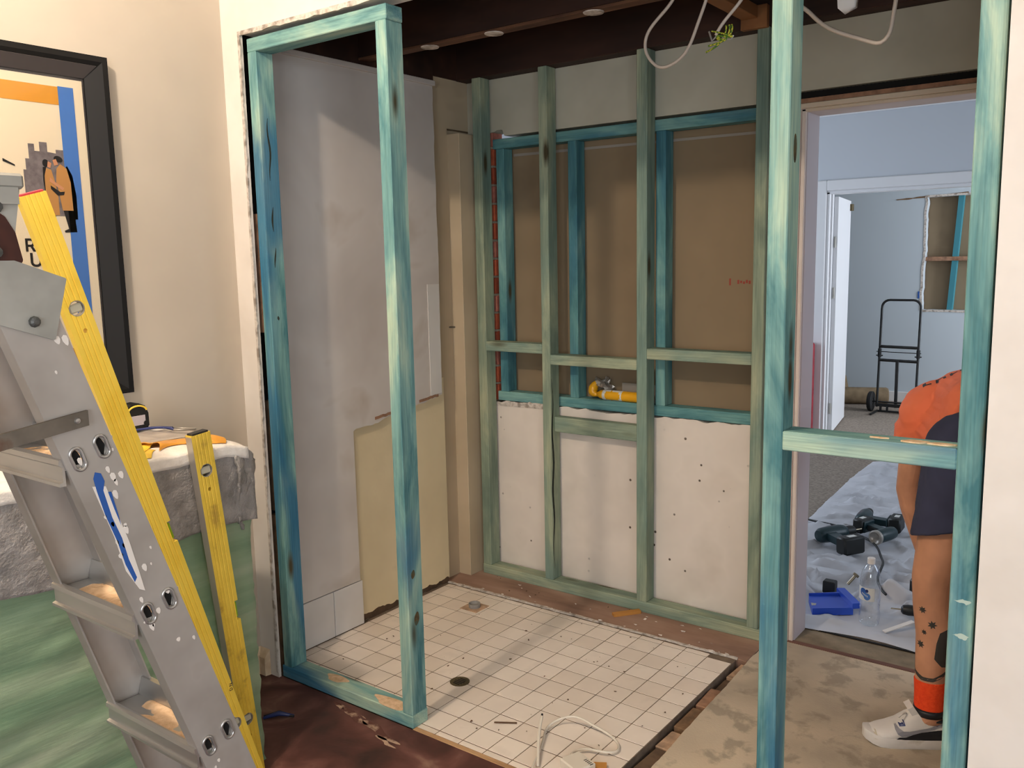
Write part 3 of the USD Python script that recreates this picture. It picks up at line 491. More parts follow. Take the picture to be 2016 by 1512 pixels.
# things on the sill of the infill frame
p = thing('sealant_sausage', 'crumpled yellow foil sealant sausage lying on the blue frame', 'sealant', (-1.93, 3.37, .907))
path = smooth_path([(-2.040, 3.372, .930), (-1.98, 3.370, .930), (-1.85, 3.368, .930), (-1.76, 3.366, .930)], 16); part(p, 'foil', tube(path, [.010, .020, .0225] + [.023] * 12 + [.018], 14), m_caulk, True)
part(p, 'label', tube([(-2.005, 3.371, .930), (-1.96, 3.3705, .930), (-1.905, 3.369, .930)], [.0234] * 3, 14), m_label)
part(p, 'twisted_end', tube(smooth_path([(-2.040, 3.372, .930), (-2.066, 3.376, .938), (-2.066, 3.385, .962), (-2.045, 3.392, .980)], 12), [.010, .012, .016, .02, .022, .022, .022, .02, .018, .016, .012, .008], 12), m_caulk, True)
g = grid_mesh(lambda u, v: np.stack([-2.062 + .075 * u + .012 * np.sin(9 * v), 3.395 + .02 * np.sin(7 * u + 5 * v), .955 + .045 * v + .012 * np.cos(11 * u)], -1), 9, 7); part(p, 'torn_foil', thicken(g, .001), m_silver)
p = thing('metal_angle', 'pale metal angle strip behind the yellow sealant sausage', 'metal strip', (-1.8, 3.405, .907)); part(p, 'strip', cat_([bx(-1.935, -1.745, 3.408, 3.411, .9075, .985, .001), bx(-1.935, -1.745, 3.396, 3.411, .9075, .910)]), m_silver)

# ================================================================== PICTURE ON THE LEFT WALL
p = thing('framed_poster', 'black box-framed poster with orange bands and a blue stripe', 'poster', (-2.67, 1.1, 1.15))
y0, y1, z0, z1 = .58, 1.512, 1.145, 2.178
def frame_bar(a, b, c, d, nm):
    part(p, nm, prism([a, b, c, d], .012, 'x', -2.690), m_frame)
w = .066
for nm, q in (('frame_bar', [(y0, z1), (y1, z1), (y1 - w, z1 - w), (y0 + w, z1 - w)]), ('frame_bar', [(y1, z1), (y1, z0), (y1 - w, z0 + w * .8), (y1 - w, z1 - w)]), ('frame_bar', [(y0, z0), (y1, z0), (y1 - w, z0 + w * .8), (y0 + w, z0 + w * .8)]), ('frame_bar', [(y0, z0), (y0, z1), (y0 + w, z1 - w), (y0 + w, z0 + w * .8)])):
    q = np.array(q); cen = q.mean(0); out = q[[0, 1]]; inn = q[[2, 3]]
    V = [(-2.690, *k) for k in q] + [(-2.652, *k) for k in out] + [(-2.652, *(out[::-1][i] * .75 + inn[i] * .25)) for i in (0, 1)] + [(-2.674, *k) for k in inn]
    part(p, nm, hull(V), m_frame)
part(p, 'inner_lip', hull([(-2.6555, y, z1 - .030) for y in (y0 + .04, y1 - .034)] + [(-2.673, y, z1 - .068) for y in (y0 + .07, y1 - .068)] + [(-2.659, y, z1 - .027) for y in (y0 + .04, y1 - .034)]), m_mat)
part(p, 'backing', bx(-2.689, -2.680, y0 + .03, y1 - .03, z0 + .03, z1 - .03), m_mat)
part(p, 'sheet', bx(-2.680, -2.679, y0 + .07, 1.440, 1.208, 2.102), m_poster)
def flat(nm, poly, mat_, k=1, label=None): part(p, nm, prism(poly, .0006, 'x', -2.679 + .0004 * k), mat_, label=label)
flat('orange_band', sbox(y0 + .11, 2.024, 1.365, 2.076), m_orange); flat('orange_band', sbox(y0 + .11, 1.243, 1.412, 1.302), m_orange); flat('blue_stripe', sbox(1.365, 1.302, 1.411, 2.078), m_pblue, 2)
flat('grey_block', [(1.245, 1.70), (1.245, 1.83), (1.253, 1.83), (1.253, 1.862), (1.264, 1.862), (1.264, 1.905), (1.281, 1.905), (1.281, 1.885), (1.296, 1.885), (1.296, 1.912), (1.318, 1.912), (1.318, 1.885), (1.343, 1.882), (1.343, 1.893), (1.366, 1.893), (1.366, 1.70)], m_pgrey)
flat('figure_coat', [(1.306, 1.70), (1.302, 1.76), (1.303, 1.815), (1.310, 1.838), (1.324, 1.834), (1.332, 1.80), (1.338, 1.755), (1.338, 1.702)], m_ptan, 3); flat('figure_coat', [(1.348, 1.716), (1.342, 1.765), (1.336, 1.80), (1.340, 1.838), (1.352, 1.852), (1.370, 1.840), (1.379, 1.80), (1.380, 1.716)], m_ptan, 3)
flat('figure_shadow', [(1.378, 1.69), (1.377, 1.80), (1.368, 1.843), (1.372, 1.848), (1.386, 1.82), (1.393, 1.76), (1.392, 1.69)], m_ink, 2); flat('figure_shadow', [(1.302, 1.76), (1.298, 1.80), (1.300, 1.84), (1.310, 1.842), (1.303, 1.815)], m_ink, 4)
flat('figure_heads', affinity.scale(Point(1.309, 1.852).buffer(.010), .9, 1.1), m_ink, 4); flat('figure_heads', affinity.rotate(affinity.scale(Point(1.347, 1.866).buffer(.0105), 1.25, .85), -15), m_ink, 4)
flat('figure_faces', [(1.316, 1.858), (1.326, 1.853), (1.322, 1.838), (1.313, 1.842)], m_pskin, 5); flat('figure_faces', [(1.330, 1.862), (1.340, 1.866), (1.346, 1.850), (1.334, 1.846)], m_pskin, 5); flat('figure_sleeve', [(1.315, 1.800), (1.352, 1.775), (1.358, 1.782), (1.330, 1.800), (1.318, 1.812)], m_pskin, 5)
flat('figure_belt', [(1.318, 1.788), (1.345, 1.770), (1.358, 1.772), (1.355, 1.762), (1.336, 1.760), (1.318, 1.778)], m_ink, 6)
flat('figure_legs', [(1.350, 1.718), (1.362, 1.662), (1.348, 1.656), (1.350, 1.651), (1.386, 1.652), (1.382, 1.718)], m_ink, 2); flat('figure_legs', [(1.312, 1.702), (1.318, 1.66), (1.324, 1.66), (1.326, 1.702)], m_ink, 2)
flat('plane_mark', [(1.19, 1.858), (1.222, 1.842), (1.222, 1.838), (1.19, 1.850)], m_ink, 3)
def wall_text(txt, y, z, hgt, mat_, bold=True):
    t = meshkit.text_mesh(txt, hgt, .0006, bold); v = t.vertices; t.vertices = np.c_[v[:, 2] - 2.6784, v[:, 0] + y, v[:, 1] + z]; part(p, 'lettering', t, mat_)
wall_text('R', 1.226, 1.596, .036, m_ink); wall_text('U', 1.236, 1.552, .038, m_ink); flat('red_mark', [(1.262, 1.405), (1.272, 1.405), (1.272, 1.425), (1.262, 1.43)], m_red_cap, 3)
part(p, 'glass', bx(-2.6755, -2.6745, y0 + .05, y1 - .05, z0 + .045, z1 - .05), film_mat('poster_glass', (.99, .99, .99), .015))

# ================================================================== WRAPPED CRATE, THINGS ON IT
p = thing('wrapped_crate', 'tall crate in green stretch film under a grey bubble-wrap cover, against the poster wall', 'wrapped crate', (-2.43, 1.05, 0))
XF, YE = -2.17, 1.592
def crate_green():
    def fn(u, v):     # around the front (+x) and the two ends
        z = .80 * v; s = u * 3
        y = np.where(s < 1, .45, np.where(s < 2, .45 + (s - 1) * (YE - .014 - .45), YE - .014)); x = np.where(s < 1, -2.66 + s * (XF - .012 + 2.66), np.where(s < 2, XF - .012, XF - .012 - (s - 2) * (2.66 + XF)))
        k = (fbm(np.stack([x * 2, y * 2, z * 9], -1), 3, 5) - .5) * .022 + (fbm(np.stack([x, y * 3, z * 30], -1), 3, 8, 2) - .5) * .006
        nx, ny = np.where((s >= 1) & (s < 2), 1., 0.), np.where(s < 1, -1., np.where(s >= 2, 1., 0.))
        return np.stack([x + nx * k, y + ny * k, z], -1)
    return grid_mesh(fn, 121, 40)
part(p, 'body', crate_green(), m_green, True)

def top_z(x, y):
    e = np.minimum(1, np.maximum(0, (YE - y) / .10)); f_ = np.minimum(1, np.maximum(0, (XF - x) / .03)); return .985 + .045 * e ** .6 * (.75 + .25 * f_) + (fbm(np.stack([x, y, x * 0], -1), 9, 3) - .5) * .012
def bubble_cover():
    def fn(u, v):     # skirt up the front then over the top
        y = .43 + u * (YE - .43) ; s = v * 2; hem = .775 + .02 * np.sin(u * 9) - .0 * u
        zf = hem + np.minimum(s, 1) * (top_z(np.full_like(y, XF), y) - hem); x = np.where(s < 1, XF, XF - (s - 1) * (2.672 + XF)); z = np.where(s < 1, zf, top_z(x, y))
        k = (fbm(np.stack([x, y, z], -1), 30, 2) - .5) * .008 + (fbm(np.stack([x, y, z], -1), 5, 4) - .5) * .016
        return np.stack([x + np.where(s < 1, k, 0) - np.where(s > 1, .0, 0), y, z + np.where(s >= 1, k * .6, 0)], -1)
    return grid_mesh(fn, 110, 60)
bc = bubble_cover()
part(p, 'bubble_cover', thicken(bc, -.006), m_bubble, True)
def foam_top(u, v):
    y = .43 + u * (YE - .02 - .43); w_ = np.maximum(0, v - .08) / .92; x = XF + .012 - w_ * .50; z = top_z(x, y) + .013 - np.maximum(0, .08 - v) / .08 * .036 + (fbm(np.stack([x, y, x], -1), 40, 9) - .5) * .004; return np.stack([x, y, z], -1)
part(p, 'foam_sheet', thicken(grid_mesh(foam_top, 90, 50), .008), m_foam, True, label='white foam sheet over the top')
def flap(u, v):
    y = YE - .07 + .085 * u * (1 - .45 * v); x = XF + .008 - .03 * u + .012 * np.sin(6 * v); z = .985 - .20 * v - .03 * u + .012 * np.sin(9 * u); k = (fbm(np.stack([x, y, z], -1), 36, 12) - .5) * .012; return np.stack([x + k, y + k, z], -1)
part(p, 'corner_flap', thicken(grid_mesh(flap, 26, 34), .008), m_bubble, True)
p = thing('tape_measure', 'black tape measure with a yellow ring on the wrapped crate', 'tape measure', (-2.52, 1.40, 1.045))
prof = [(1.402, 1.052), (1.460, 1.052), (1.466, 1.060), (1.466, 1.098), (1.456, 1.122), (1.435, 1.132), (1.412, 1.130), (1.396, 1.115), (1.394, 1.065)]
part(p, 'case', prism(Polygon(prof).buffer(-.004).buffer(.004), .044, 'x', -2.545), m_black); part(p, 'side_panel', prism(Polygon(prof).buffer(-.012).intersection(sbox(1.3, 1.0, 1.5, 1.094)), .046, 'x', -2.546), m_lilac)
part(p, 'yellow_ring', cat_([tube([(x, 1.43 + .030 * math.cos(t), 1.106 + .018 * math.sin(t)) for t in np.linspace(.15, math.pi - .1, 14)], .003, 6) for x in (-2.500, -2.546)]), m_yellow); part(p, 'button', lathe([(0, 0), (.008, 0), (.008, .004), (0, .004)], 12, (-2.500, 1.455, 1.068), rotm([0, 1, 0], 90)), m_black)
p = thing('safety_glasses', 'clear safety glasses with navy arms lying on the wrapped crate', 'glasses', (-2.44, 1.45, 1.04))
part(p, 'arm', tube(smooth_path([(-2.52, 1.385, 1.052), (-2.47, 1.43, 1.056), (-2.41, 1.465, 1.060), (-2.385, 1.475, 1.056)], 18), .004, 6), m_navyp, True); part(p, 'arm', tube(smooth_path([(-2.54, 1.44, 1.046), (-2.48, 1.475, 1.052), (-2.43, 1.50, 1.052)], 14), .004, 6), m_navyp, True)
part(p, 'lens', tube(smooth_path([(-2.385, 1.475, 1.055), (-2.36, 1.51, 1.052), (-2.38, 1.545, 1.046), (-2.43, 1.54, 1.044), (-2.44, 1.50, 1.050)], 24), .003, 6), m_silver, True)
def bag(x0, y0, lx, ly, seed, h=.03):
    def fn(u, v):
        x = x0 + lx * (u - .5) + .02 * np.sin(5 * v + seed); y = y0 + ly * (v - .5) + .02 * np.sin(6 * u + seed); x = np.minimum(x, XF + .002); q = np.stack([x, y, 0 * x], -1)
        return np.stack([x, y, top_z(x, y) + .016 + h * np.maximum(0, fbm(q, 14, seed) - .25) * np.sin(math.pi * u) ** .5], -1)
    return thicken(grid_mesh(fn, 26, 26), .0015)
p = thing('plastic_packet', 'crumpled orange and yellow film packet on top of the wrapped crate', 'plastic bag', (-2.25, 1.33, 1.04)); part(p, 'orange_film', bag(-2.245, 1.40, .10, .20, 3), m_orangebag, True); part(p, 'yellow_film', bag(-2.225, 1.275, .09, .075, 6, .04), m_yellowbag, True)
p = thing('clear_packet', 'clear crinkled plastic sheet between the orange packet and the tape measure', 'plastic sheet', (-2.38, 1.42, 1.04)); part(p, 'film', bag(-2.385, 1.42, .17, .30, 9, .03), m_clear, True)

# ================================================================== STEP LADDER
p = thing('step_ladder', 'worn aluminium step ladder with a blue tape strip, closest to the viewer', 'ladder', (-1.5, .6, 0))
def yc(z): return .6565 + .332 * (1.343 - z)
ax = np.array([0, -.332, 1.0]); ax /= np.linalg.norm(ax); wv = np.array([0, ax[2], -ax[1]])   # along the rail, across its face
def xA(z): return -1.345
def xB(z): return -1.628 - .10 * (.96 - z)
def on_rail(z, s, x): return np.array([x, yc(z), z]) + wv * s
ztop, HW, FL, TH = 1.505, .0415, .030, .003
slots = [1.259, .974, .688, .403, .118]
def rail(xf, sgn, holes):
    # a web in the leaning plane with slotted holes and two flanges turned in
    Lz = ztop / ax[2]; O = on_rail(0, 0, 0); poly = sbox(-HW, 0, HW, Lz)
    for z in slots if holes else []:
        for s in (-.021, .021): poly = poly.difference(affinity.scale(Point(s, z / ax[2] - .0).buffer(.0072), 1, 2.3))
    g = trimesh.creation.extrude_polygon(poly, TH, engine='earcut'); v = g.vertices; P = O + np.outer(v[:, 0], wv) + np.outer(v[:, 1], ax)
    P[:, 0] = np.array([xf(z) for z in P[:, 2]]) - sgn * v[:, 2]; web = trimesh.Trimesh(P, g.faces, process=False); parts_ = [web]
    for s in (-HW, HW):
        q = []
        for zz in (0, ztop):
            for ds in (0, TH if s < 0 else -TH):
                for dx in (.0004, FL): q.append(on_rail(zz, s + ds * (1 if dx > .001 else 1.0) + (-.0004 if s < 0 else .0004), xf(zz) - sgn * dx))
        parts_.append(hull(q))
    m = cat_(parts_); m.fix_normals(); return m
part(p, 'rail', rail(xA, 1, True), m_alu); part(p, 'rail', rail(xB, -1, False), m_alu)
for z in slots:
    for s in (-.021, .021):
        c = on_rail(z, s, -1.344); th = np.linspace(0, 2 * math.pi, 21); part(p, 'slot_rim', tube([c + wv * .0095 * math.cos(t) + ax * (.0100 * math.sin(t) + math.copysign(.0085, math.sin(t) + 1e-9)) for t in th], .0028, 6, False), m_alu2, True)
        part(p, 'slot_core', hull([c + np.array([dx, 0, 0]) + wv * .0072 * math.cos(t) + ax * .0165 * math.sin(t) for t in th[:-1] for dx in (-.012, -.006)]), m_dark)
for k, z in enumerate(slots):
    x0, x1 = xB(z) + .004, -1.349; y0 = yc(z) - .043; zt = z - .010
    prof = Polygon([(y0 - .006, zt - .036), (y0 + .004, zt - .036), (y0 + .004, zt - .012), (y0 + .070, zt - .012), (y0 + .077, zt + .020), (y0 + .084, zt + .022), (y0 + .084, zt + .030), (y0 + .073, zt + .030), (y0 + .066, zt - .006), (y0 + .014, zt - .006), (y0 + .009, zt + .006), (y0 + .003, zt + .009), (y0 - .004, zt + .006), (y0 - .005, zt - .002), (y0 + .000, zt - .006), (y0 + .000, zt - .029), (y0 - .006, zt - .031)])
    st = part(p, 'step', prism(prof, x1 - x0, 'x', x0), m_alu2)
    if k < 4:
        def dust(u, v, z0=zt, yy=y0, k=k):
            x = x0 + .05 + u * (x1 - x0 - .06); y = yy + .016 + .050 * v; q = np.stack([x, y, x * 0 + k], -1); h = np.maximum(0, fbm(q, 22, 3 + k) - .33) * .022 * np.sin(math.pi * np.clip(v * .9 + .08, 0, 1)) ** .4; return np.stack([x, y, z0 - .0062 + h], -1)
        part(st, 'sawdust', grid_mesh(dust, 44, 14), m_sawdust, True, kind='stuff')
# hinge plate, stained bracket, top cap, spreader bar, rear legs
part(p, 'hinge_plate', prism(Polygon([(.52, 1.56), (.598, 1.560), (.671, 1.532), (.646, 1.440), (.52, 1.487)]).buffer(-.003).buffer(.003), .004, 'x', -1.3445), m_galv)
part(p, 'bolt', lathe([(0, 0), (.0078, 0), (.0085, .001), (.0075, .006), (.004, .0085), (0, .009)], 10, (-1.3405, .617, 1.470), rotm([0, 1, 0], 90)), m_bolt); part(p, 'bolt', lathe([(0, 0), (.0078, 0), (.0085, .001), (.0075, .006), (0, .008)], 10, (-1.3405, .574, 1.572), rotm([0, 1, 0], 90)), m_bolt)
part(p, 'stained_bracket', prism(Polygon([(.53, 1.555), (.53, 1.63), (.575, 1.635), (.592, 1.622), (.604, 1.600), (.612, 1.555)]).buffer(-.006).buffer(.006), .020, 'x', -1.362), m_stain)
part(p, 'top_cap', cat_([bx(-1.70, -1.338, .47, .622, 1.662, 1.684, .004), bx(-1.345, -1.338, .47, .612, 1.64, 1.664), hull([(x, y, z) for x in (-1.350, -1.344) for y, z in ((.47, 1.664), (.617, 1.664), (.600, 1.575), (.47, 1.575))]), bx(-1.70, -1.694, .47, .612, 1.58, 1.664)]), m_galv)
part(p, 'cap_bolt', lathe([(0, 0), (.009, 0), (.007, .006), (0, .007)], 10, (-1.3435, .582, 1.636), rotm([0, 1, 0], 90)), m_bolt)
sb = part(p, 'spreader_bar', hull([(x, y, z + dz) for x in (-1.342, -1.336) for y, z in ((.25, 1.262), (.683, 1.316)) for dz in (-.012, .012)]), m_rust); part(sb, 'rivet', lathe([(0, 0), (.005, 0), (.004, .003), (0, .004)], 10, (-1.336, .665, 1.314), rotm([0, 1, 0], 90)), m_alu2)
for x in (-1.38, -1.64): part(p, 'rear_leg', hull([(x + dx, y + dy, z) for y, z in ((.50, 1.60), (.02, 0)) for dx in (-.012, .012) for dy in (-.022, .022)]), m_alu)
tp = [(-.002, 1.220), (.004, 1.228), (.012, 1.222), (.013, 1.208), (.006, 1.196), (.004, 1.15), (.007, 1.112), (.005, 1.075), (.007, 1.04), (.001, 1.035), (-.003, 1.07), (-.002, 1.11), (-.005, 1.16), (-.004, 1.20)]
tp2 = [(.012, 1.19), (.017, 1.188), (.015, 1.15), (.013, 1.13), (.012, 1.16)]
def rail_face(poly, x=-1.3446, t=.0006):
    g = trimesh.creation.extrude_polygon(Polygon(poly).buffer(0), t, engine='earcut'); v = g.vertices; P = np.array([on_rail(z, s, x) for s, z in v[:, :2]]); P[:, 0] += v[:, 2]; return trimesh.Trimesh(P, g.faces, process=False)
r2 = random.Random(5)
for q in (tp, tp2): part(p, 'tape_strip', rail_face([(a - .010 + (1.22 - b) * -.06, b) for a, b in q]), m_bluetape, label='torn blue tape strip')
part(p, 'tape_residue', rail_face([(a - .010 + (1.22 - b) * -.06, b) for a, b in [(-.008, 1.21), (.012, 1.20), (.016, 1.10), (.014, 1.05), (.012, 1.012), (.004, 1.02), (-.006, 1.06), (-.004, 1.12)]], -1.3447), m_splat)
spl = []
for _ in range(34):
    s, z = r2.uniform(-.034, .036), r2.choice([r2.uniform(.95, 1.26), r2.uniform(.5, 1.45)]); a = r2.uniform(.0012, .0048); b = r2.uniform(1, 2.2); spl.append(rail_face([(s + a * math.cos(t) * (1 + .4 * math.sin(3 * t)), z + a * b * math.sin(t)) for t in np.linspace(0, 2 * math.pi, 9)[:-1]]))
part(p, 'paint_splat', cat_(spl), m_splat, kind='stuff')

# ================================================================== SPIRIT LEVELS
def spirit_level(label, x, ya, za, yb, w, mats, vials, worn):
    """ya, za: right-hand top corner of the wide face; yb: the same corner at the floor."""
    P0, P1 = np.array([x, yb, 0.0]), np.array([x, ya, za]); L = np.linalg.norm(P1 - P0); a = (P1 - P0) / L; s = np.array([0, -a[2], a[1]]); t = np.array([1.0, 0, 0]); z0 = .0
    p = thing('spirit_level', label, 'spirit level', tuple(P0)); D = .030 if worn else .020
    def place(m): v = m.vertices; m.vertices = P0 + np.outer(v[:, 0], s) + np.outer(v[:, 1], a) + np.outer(v[:, 2], t); m.fix_normals(); return m
    prof = [(0, 0), (0, -D), (w, -D), (w, 0)]; gr = [.014, .026, .038, .048]; top = []
    for g in gr[::-1]: top += [(g + .0022, 0), (g, -.0022), (g - .0022, 0)]
    prof = Polygon([(0, 0)] + top[::-1] + [(w, 0), (w, -D), (0, -D)]).buffer(0)
    body = trimesh.creation.extrude_polygon(prof, L - .004, engine='earcut'); v = body.vertices; body.vertices = np.c_[v[:, 0], v[:, 2] + .002, v[:, 1]]; body = place(body); body.fix_normals()
    cut = [place(lathe([(0, -.05), (.019, -.05), (.019, .05), (0, .05)], 28, (.030, q, 0))) for q in vials] + [place(lathe([(0, -.05), (.0055, -.05), (.0055, .05), (0, .05)], 14, (.030, q - .055, 0))) for q in vials] + [place(bx(-.01, .011, L * .5 - .030, L * .5 + .030, -.1, .1))]
    def solid(m):
        m = trimesh.Trimesh(m.vertices, m.faces, process=True); m.merge_vertices(); m.update_faces(m.nondegenerate_faces()); m.fix_normals(); return m if m.volume > 0 else trimesh.Trimesh(m.vertices, m.faces[:, ::-1])
    body = trimesh.boolean.difference([solid(body)] + [solid(c) for c in cut], engine='manifold')
    part(p, 'body', body, mats[0])
    if worn: part(p, 'edge_strip', place(bx(w, w + .0008, .004, L - .006, -D + .001, -.001)), m_silver, label='bare grey metal edge')
    for q in vials:
        part(p, 'vial_ring', place(lathe([(.0188, -.020), (.0188, -.001), (.0170, -.001), (.0170, -.020)], 28, (.030, q, 0))), m_silver); part(p, 'vial', place(bx(.0135, .0465, q - .010, q + .010, -.017, -.004, .003)), m_vial)
    part(p, 'centre_vial', place(bx(.001, .009, L * .5 - .024, L * .5 + .024, -.018, -.006, .003)), m_vialgreen)
    part(p, 'end_cap', place(bx(-.001, w + .001, -.0, .004, -D - .001, .001, .0015)), m_black); part(p, 'end_cap', place(bx(.004, w - .004, L - .004, L + .003, -D + .002, -.002, .0015)), m_red_cap if not worn else m_black)
    return p
p = spirit_level('long yellow spirit level leaning behind the ladder, red cap at its top', -2.045, .995, 1.722, 1.492, .062, (m_yellow,), [1.52, .27], False)
t = meshkit.text_mesh('D N', .010, .0004); t.apply_transform(rotm([0, 0, 1], 90)); v = t.vertices; t.vertices = np.c_[-2.0448 + v[:, 2], 1.385 + v[:, 0], .355 + v[:, 1]]; part(p, 'print', t, m_ink)
spirit_level('shorter worn yellow spirit level leaning on the wrapped crate', -2.125, 1.425, 1.088, 1.535, .060, (m_yellow2,), [.985, .2], True)

# ================================================================== SMALL THINGS ON THE FLOOR
p = thing('floor_drain', 'round old brass drain grate set in the shower tiles', 'drain', (-2.004, 2.318, 0)); part(p, 'rim', lathe([(0, -.002), (.036, -.002), (.037, .0015), (.033, .0022), (.031, .0008), (0, .0008)], 28, (-2.004, 2.318, 0)), m_drain)
for k in (-2, -1, 0, 1, 2): part(p, 'slot', bx(-2.004 - .022 + .004 * abs(k), -2.004 + .022 - .004 * abs(k), 2.318 + .010 * k - .0025, 2.318 + .010 * k + .0025, .0008, .0014), m_dark)
p = thing('waste_pipe', 'cut grey waste pipe stub in a broken square of the tiles', 'pipe', (-2.40, 2.895, 0)); part(p, 'mortar_patch', bx(-2.448, -2.352, 2.845, 2.940, -.002, .0015, .001), m_block[3]); part(p, 'pipe', lathe([(.026, 0), (.027, .016), (.027, .018), (.021, .018), (.021, .004), (0, .004)], 24, (-2.40, 2.893, .001)), m_pipe, True)
r3 = random.Random(11); bits = []
for _ in range(70):
    x, y = r3.uniform(-2.6, -1.27), r3.uniform(2.05, 3.3); a = r3.uniform(.0015, .0055); m = hull([(x + a * r3.uniform(-1, 1), y + a * r3.uniform(-1, 1), .0003 + max(0, a * r3.uniform(-.4, .8))) for _ in range(9)]); bits.append(m)
solo('debris', cat_(bits), m_speck, 'scattered dark crumbs on the shower tiles', 'debris', (-2, 2.6, 0), kind='stuff')
bits = []
for _ in range(46):
    x = r3.uniform(-2.65, -1.25); y = 3.066 + r3.uniform(-.012, .02) if r3.random() < .7 else r3.uniform(3.07, 3.24); a = r3.uniform(.002, .008); bits.append(hull([(x + a * r3.uniform(-1.6, 1.6), y + a * r3.uniform(-.7, .7), .001 + max(0, a * r3.uniform(-.4, .9))) for _ in range(9)]))
solo('rubble', cat_(bits), m_splat, 'white plaster crumbs along the back edge of the tiles', 'rubble', (-2, 3.07, 0), kind='stuff')
def stick(name, label, cat, a, b, w, h, mat_):
    a, b = np.array(a), np.array(b); d = (b - a) / np.linalg.norm(b - a); n = np.cross([0, 0, 1.0], d); return solo(name, hull([q + n * s * w / 2 + np.array([0, 0, hh]) for q in (a, b) for s in (-1, 1) for hh in (0, h)]), mat_, label, cat, tuple((a + b) / 2))
stick('tile_chip', 'brown chip on the tiles inside the left frame', 'chip', (-2.352, 2.475, .0005), (-2.318, 2.412, .0005), .018, .006, m_speck)
stick('timber_wedge', 'orange-brown timber wedge on the plank before the back framing', 'wedge', (-1.835, 3.150, .001), (-1.758, 3.250, .001), .026, .012, m_chip)
stick('splinter', 'thin dark splinter on the tiles right of the drain', 'splinter', (-1.72, 2.16, .001), (-1.655, 2.20, .001), .005, .003, m_speck)
p = thing('clip', 'small dark blue clip on the red-brown floor', 'clip', (-2.345, 1.765, 0)); a = np.array([-2.385, 1.728, .006]); b = np.array([-2.312, 1.80, .006]); nn = np.array([-.7, .7, 0]); part(p, 'jaw', tube([a, (a + b) / 2 + [0, 0, .012], b], [.005, .009, .004], 8), m_navyp, True); part(p, 'jaw', tube([a + nn * .012, (a + b) / 2 + nn * .014 + [0, 0, .008], b - nn * .006], [.004, .008, .004], 8), m_shoeblack, True)
stick('paint_flake', 'pale paint flake on the red-brown floor', 'flake', (-1.700, 1.823, .0005), (-1.690, 1.838, .0005), .012, .003, m_splat)
p = thing('flex_cable', 'loop of white flat cable on the tiles with a cut upright end', 'cable', (-1.45, 2.2, 0))
part(p, 'cable', tube(smooth_path([(-1.44, 1.985, .02), (-1.475, 2.06, .012), (-1.525, 2.17, .006), (-1.548, 2.23, .010), (-1.53, 2.275, .022), (-1.49, 2.302, .030), (-1.43, 2.306, .022), (-1.355, 2.300, .010), (-1.308, 2.274, .006), (-1.292, 2.225, .010), (-1.325, 2.196, .014), (-1.37, 2.185, .012), (-1.395, 2.15, .012), (-1.382, 2.12, .016)], 90), .0042, 8), m_cable2, True)
part(p, 'cut_end', tube(smooth_path([(-1.45, 2.03, .006), (-1.49, 2.09, .022), (-1.527, 2.150, .040), (-1.552, 2.200, .058)], 16), [.0052] * 16, 8), m_cable2, True); part(p, 'core', tube([(-1.552, 2.200, .058), (-1.556, 2.208, .062)], .0035, 8), m_ink)
p = thing('adaptor', 'white plastic adaptor at the end of the cable loop', 'adaptor', (-1.345, 2.09, 0)); c = bx(-.040, .045, -.045, .030, .012, .040, .004); c.apply_transform(rotm([0, 0, 1], -20)); c.apply_translation((-1.335, 2.085, 0)); part(p, 'case', c, m_cable2)
for k in range(5): s = bx(-.001, .001, -.006, .006, .0398, .0408); s.apply_transform(rotm([0, 0, 1], -20)); s.apply_translation((-1.318 + .007 * k, 2.093 - .0025 * k, 0)); part(p, 'vent', s, m_ink)
stick('timber_offcut', 'flat yellow timber offcut under the white adaptor', 'offcut', (-1.345, 2.075, .0005), (-1.262, 2.125, .0005), .075, .012, m_chip)
r4 = random.Random(3); bits = []
for x, y, a, b in ((-2.16, 1.925, .085, .014), (-2.02, 1.905, .10, .016), (-2.24, 1.94, .03, .008), (-1.95, 1.87, .05, .008)):
    bits.append(prism([(x + a * math.cos(t) * (1 + .25 * math.sin(3 * t + x * 9) + .12 * math.sin(7 * t)), y + b * math.sin(t) * (1 + .3 * math.sin(5 * t)) - .28 * a * math.cos(t)) for t in np.linspace(0, 2 * math.pi, 40)[:-1]], .0006, 'z', 0))
solo('dust', cat_(bits), noisy('floor_dust', [(.42, (92, 58, 50)), (.56, (178, 150, 128))], 26., rough=1.), 'pale sawdust spilled on the red-brown floor before the left frame', 'sawdust', (-2.1, 1.9, 0), kind='stuff')
# ceiling cables
p = thing('ceiling_cable', 'white cable hanging in a long loop under the joists', 'cable', (-1.33, 2.6, 2.36)); part(p, 'cable', tube(smooth_path([(-1.285, 2.61, 2.40), (-1.30, 2.605, 2.325), (-1.352, 2.60, 2.275), (-1.386, 2.60, 2.230), (-1.388, 2.60, 2.195), (-1.366, 2.60, 2.155), (-1.336, 2.60, 2.134), (-1.298, 2.60, 2.136), (-1.252, 2.60, 2.163), (-1.215, 2.60, 2.23), (-1.183, 2.60, 2.308), (-1.165, 2.605, 2.40)], 70), .0052, 8), m_cable, True)
p = thing('ceiling_cable', 'short white cable with bare green and yellow wires fanned at its end', 'cable', (-1.12, 2.6, 2.36)); part(p, 'cable', tube(smooth_path([(-1.06, 2.61, 2.40), (-1.084, 2.605, 2.278), (-1.125, 2.60, 2.235), (-1.150, 2.60, 2.200)], 20), .0052, 8), m_cable, True)
for k, (dx, dz) in enumerate(((-.030, -.045), (-.022, -.038), (-.012, -.006))): part(p, 'green_wire', tube(smooth_path([(-1.150, 2.60, 2.200), (-1.135 + .02 * k, 2.598, 2.188), (-1.15 + dx, 2.596, 2.200 + dz + .01 * k)], 10), .0028, 6), m_greenwire, True)
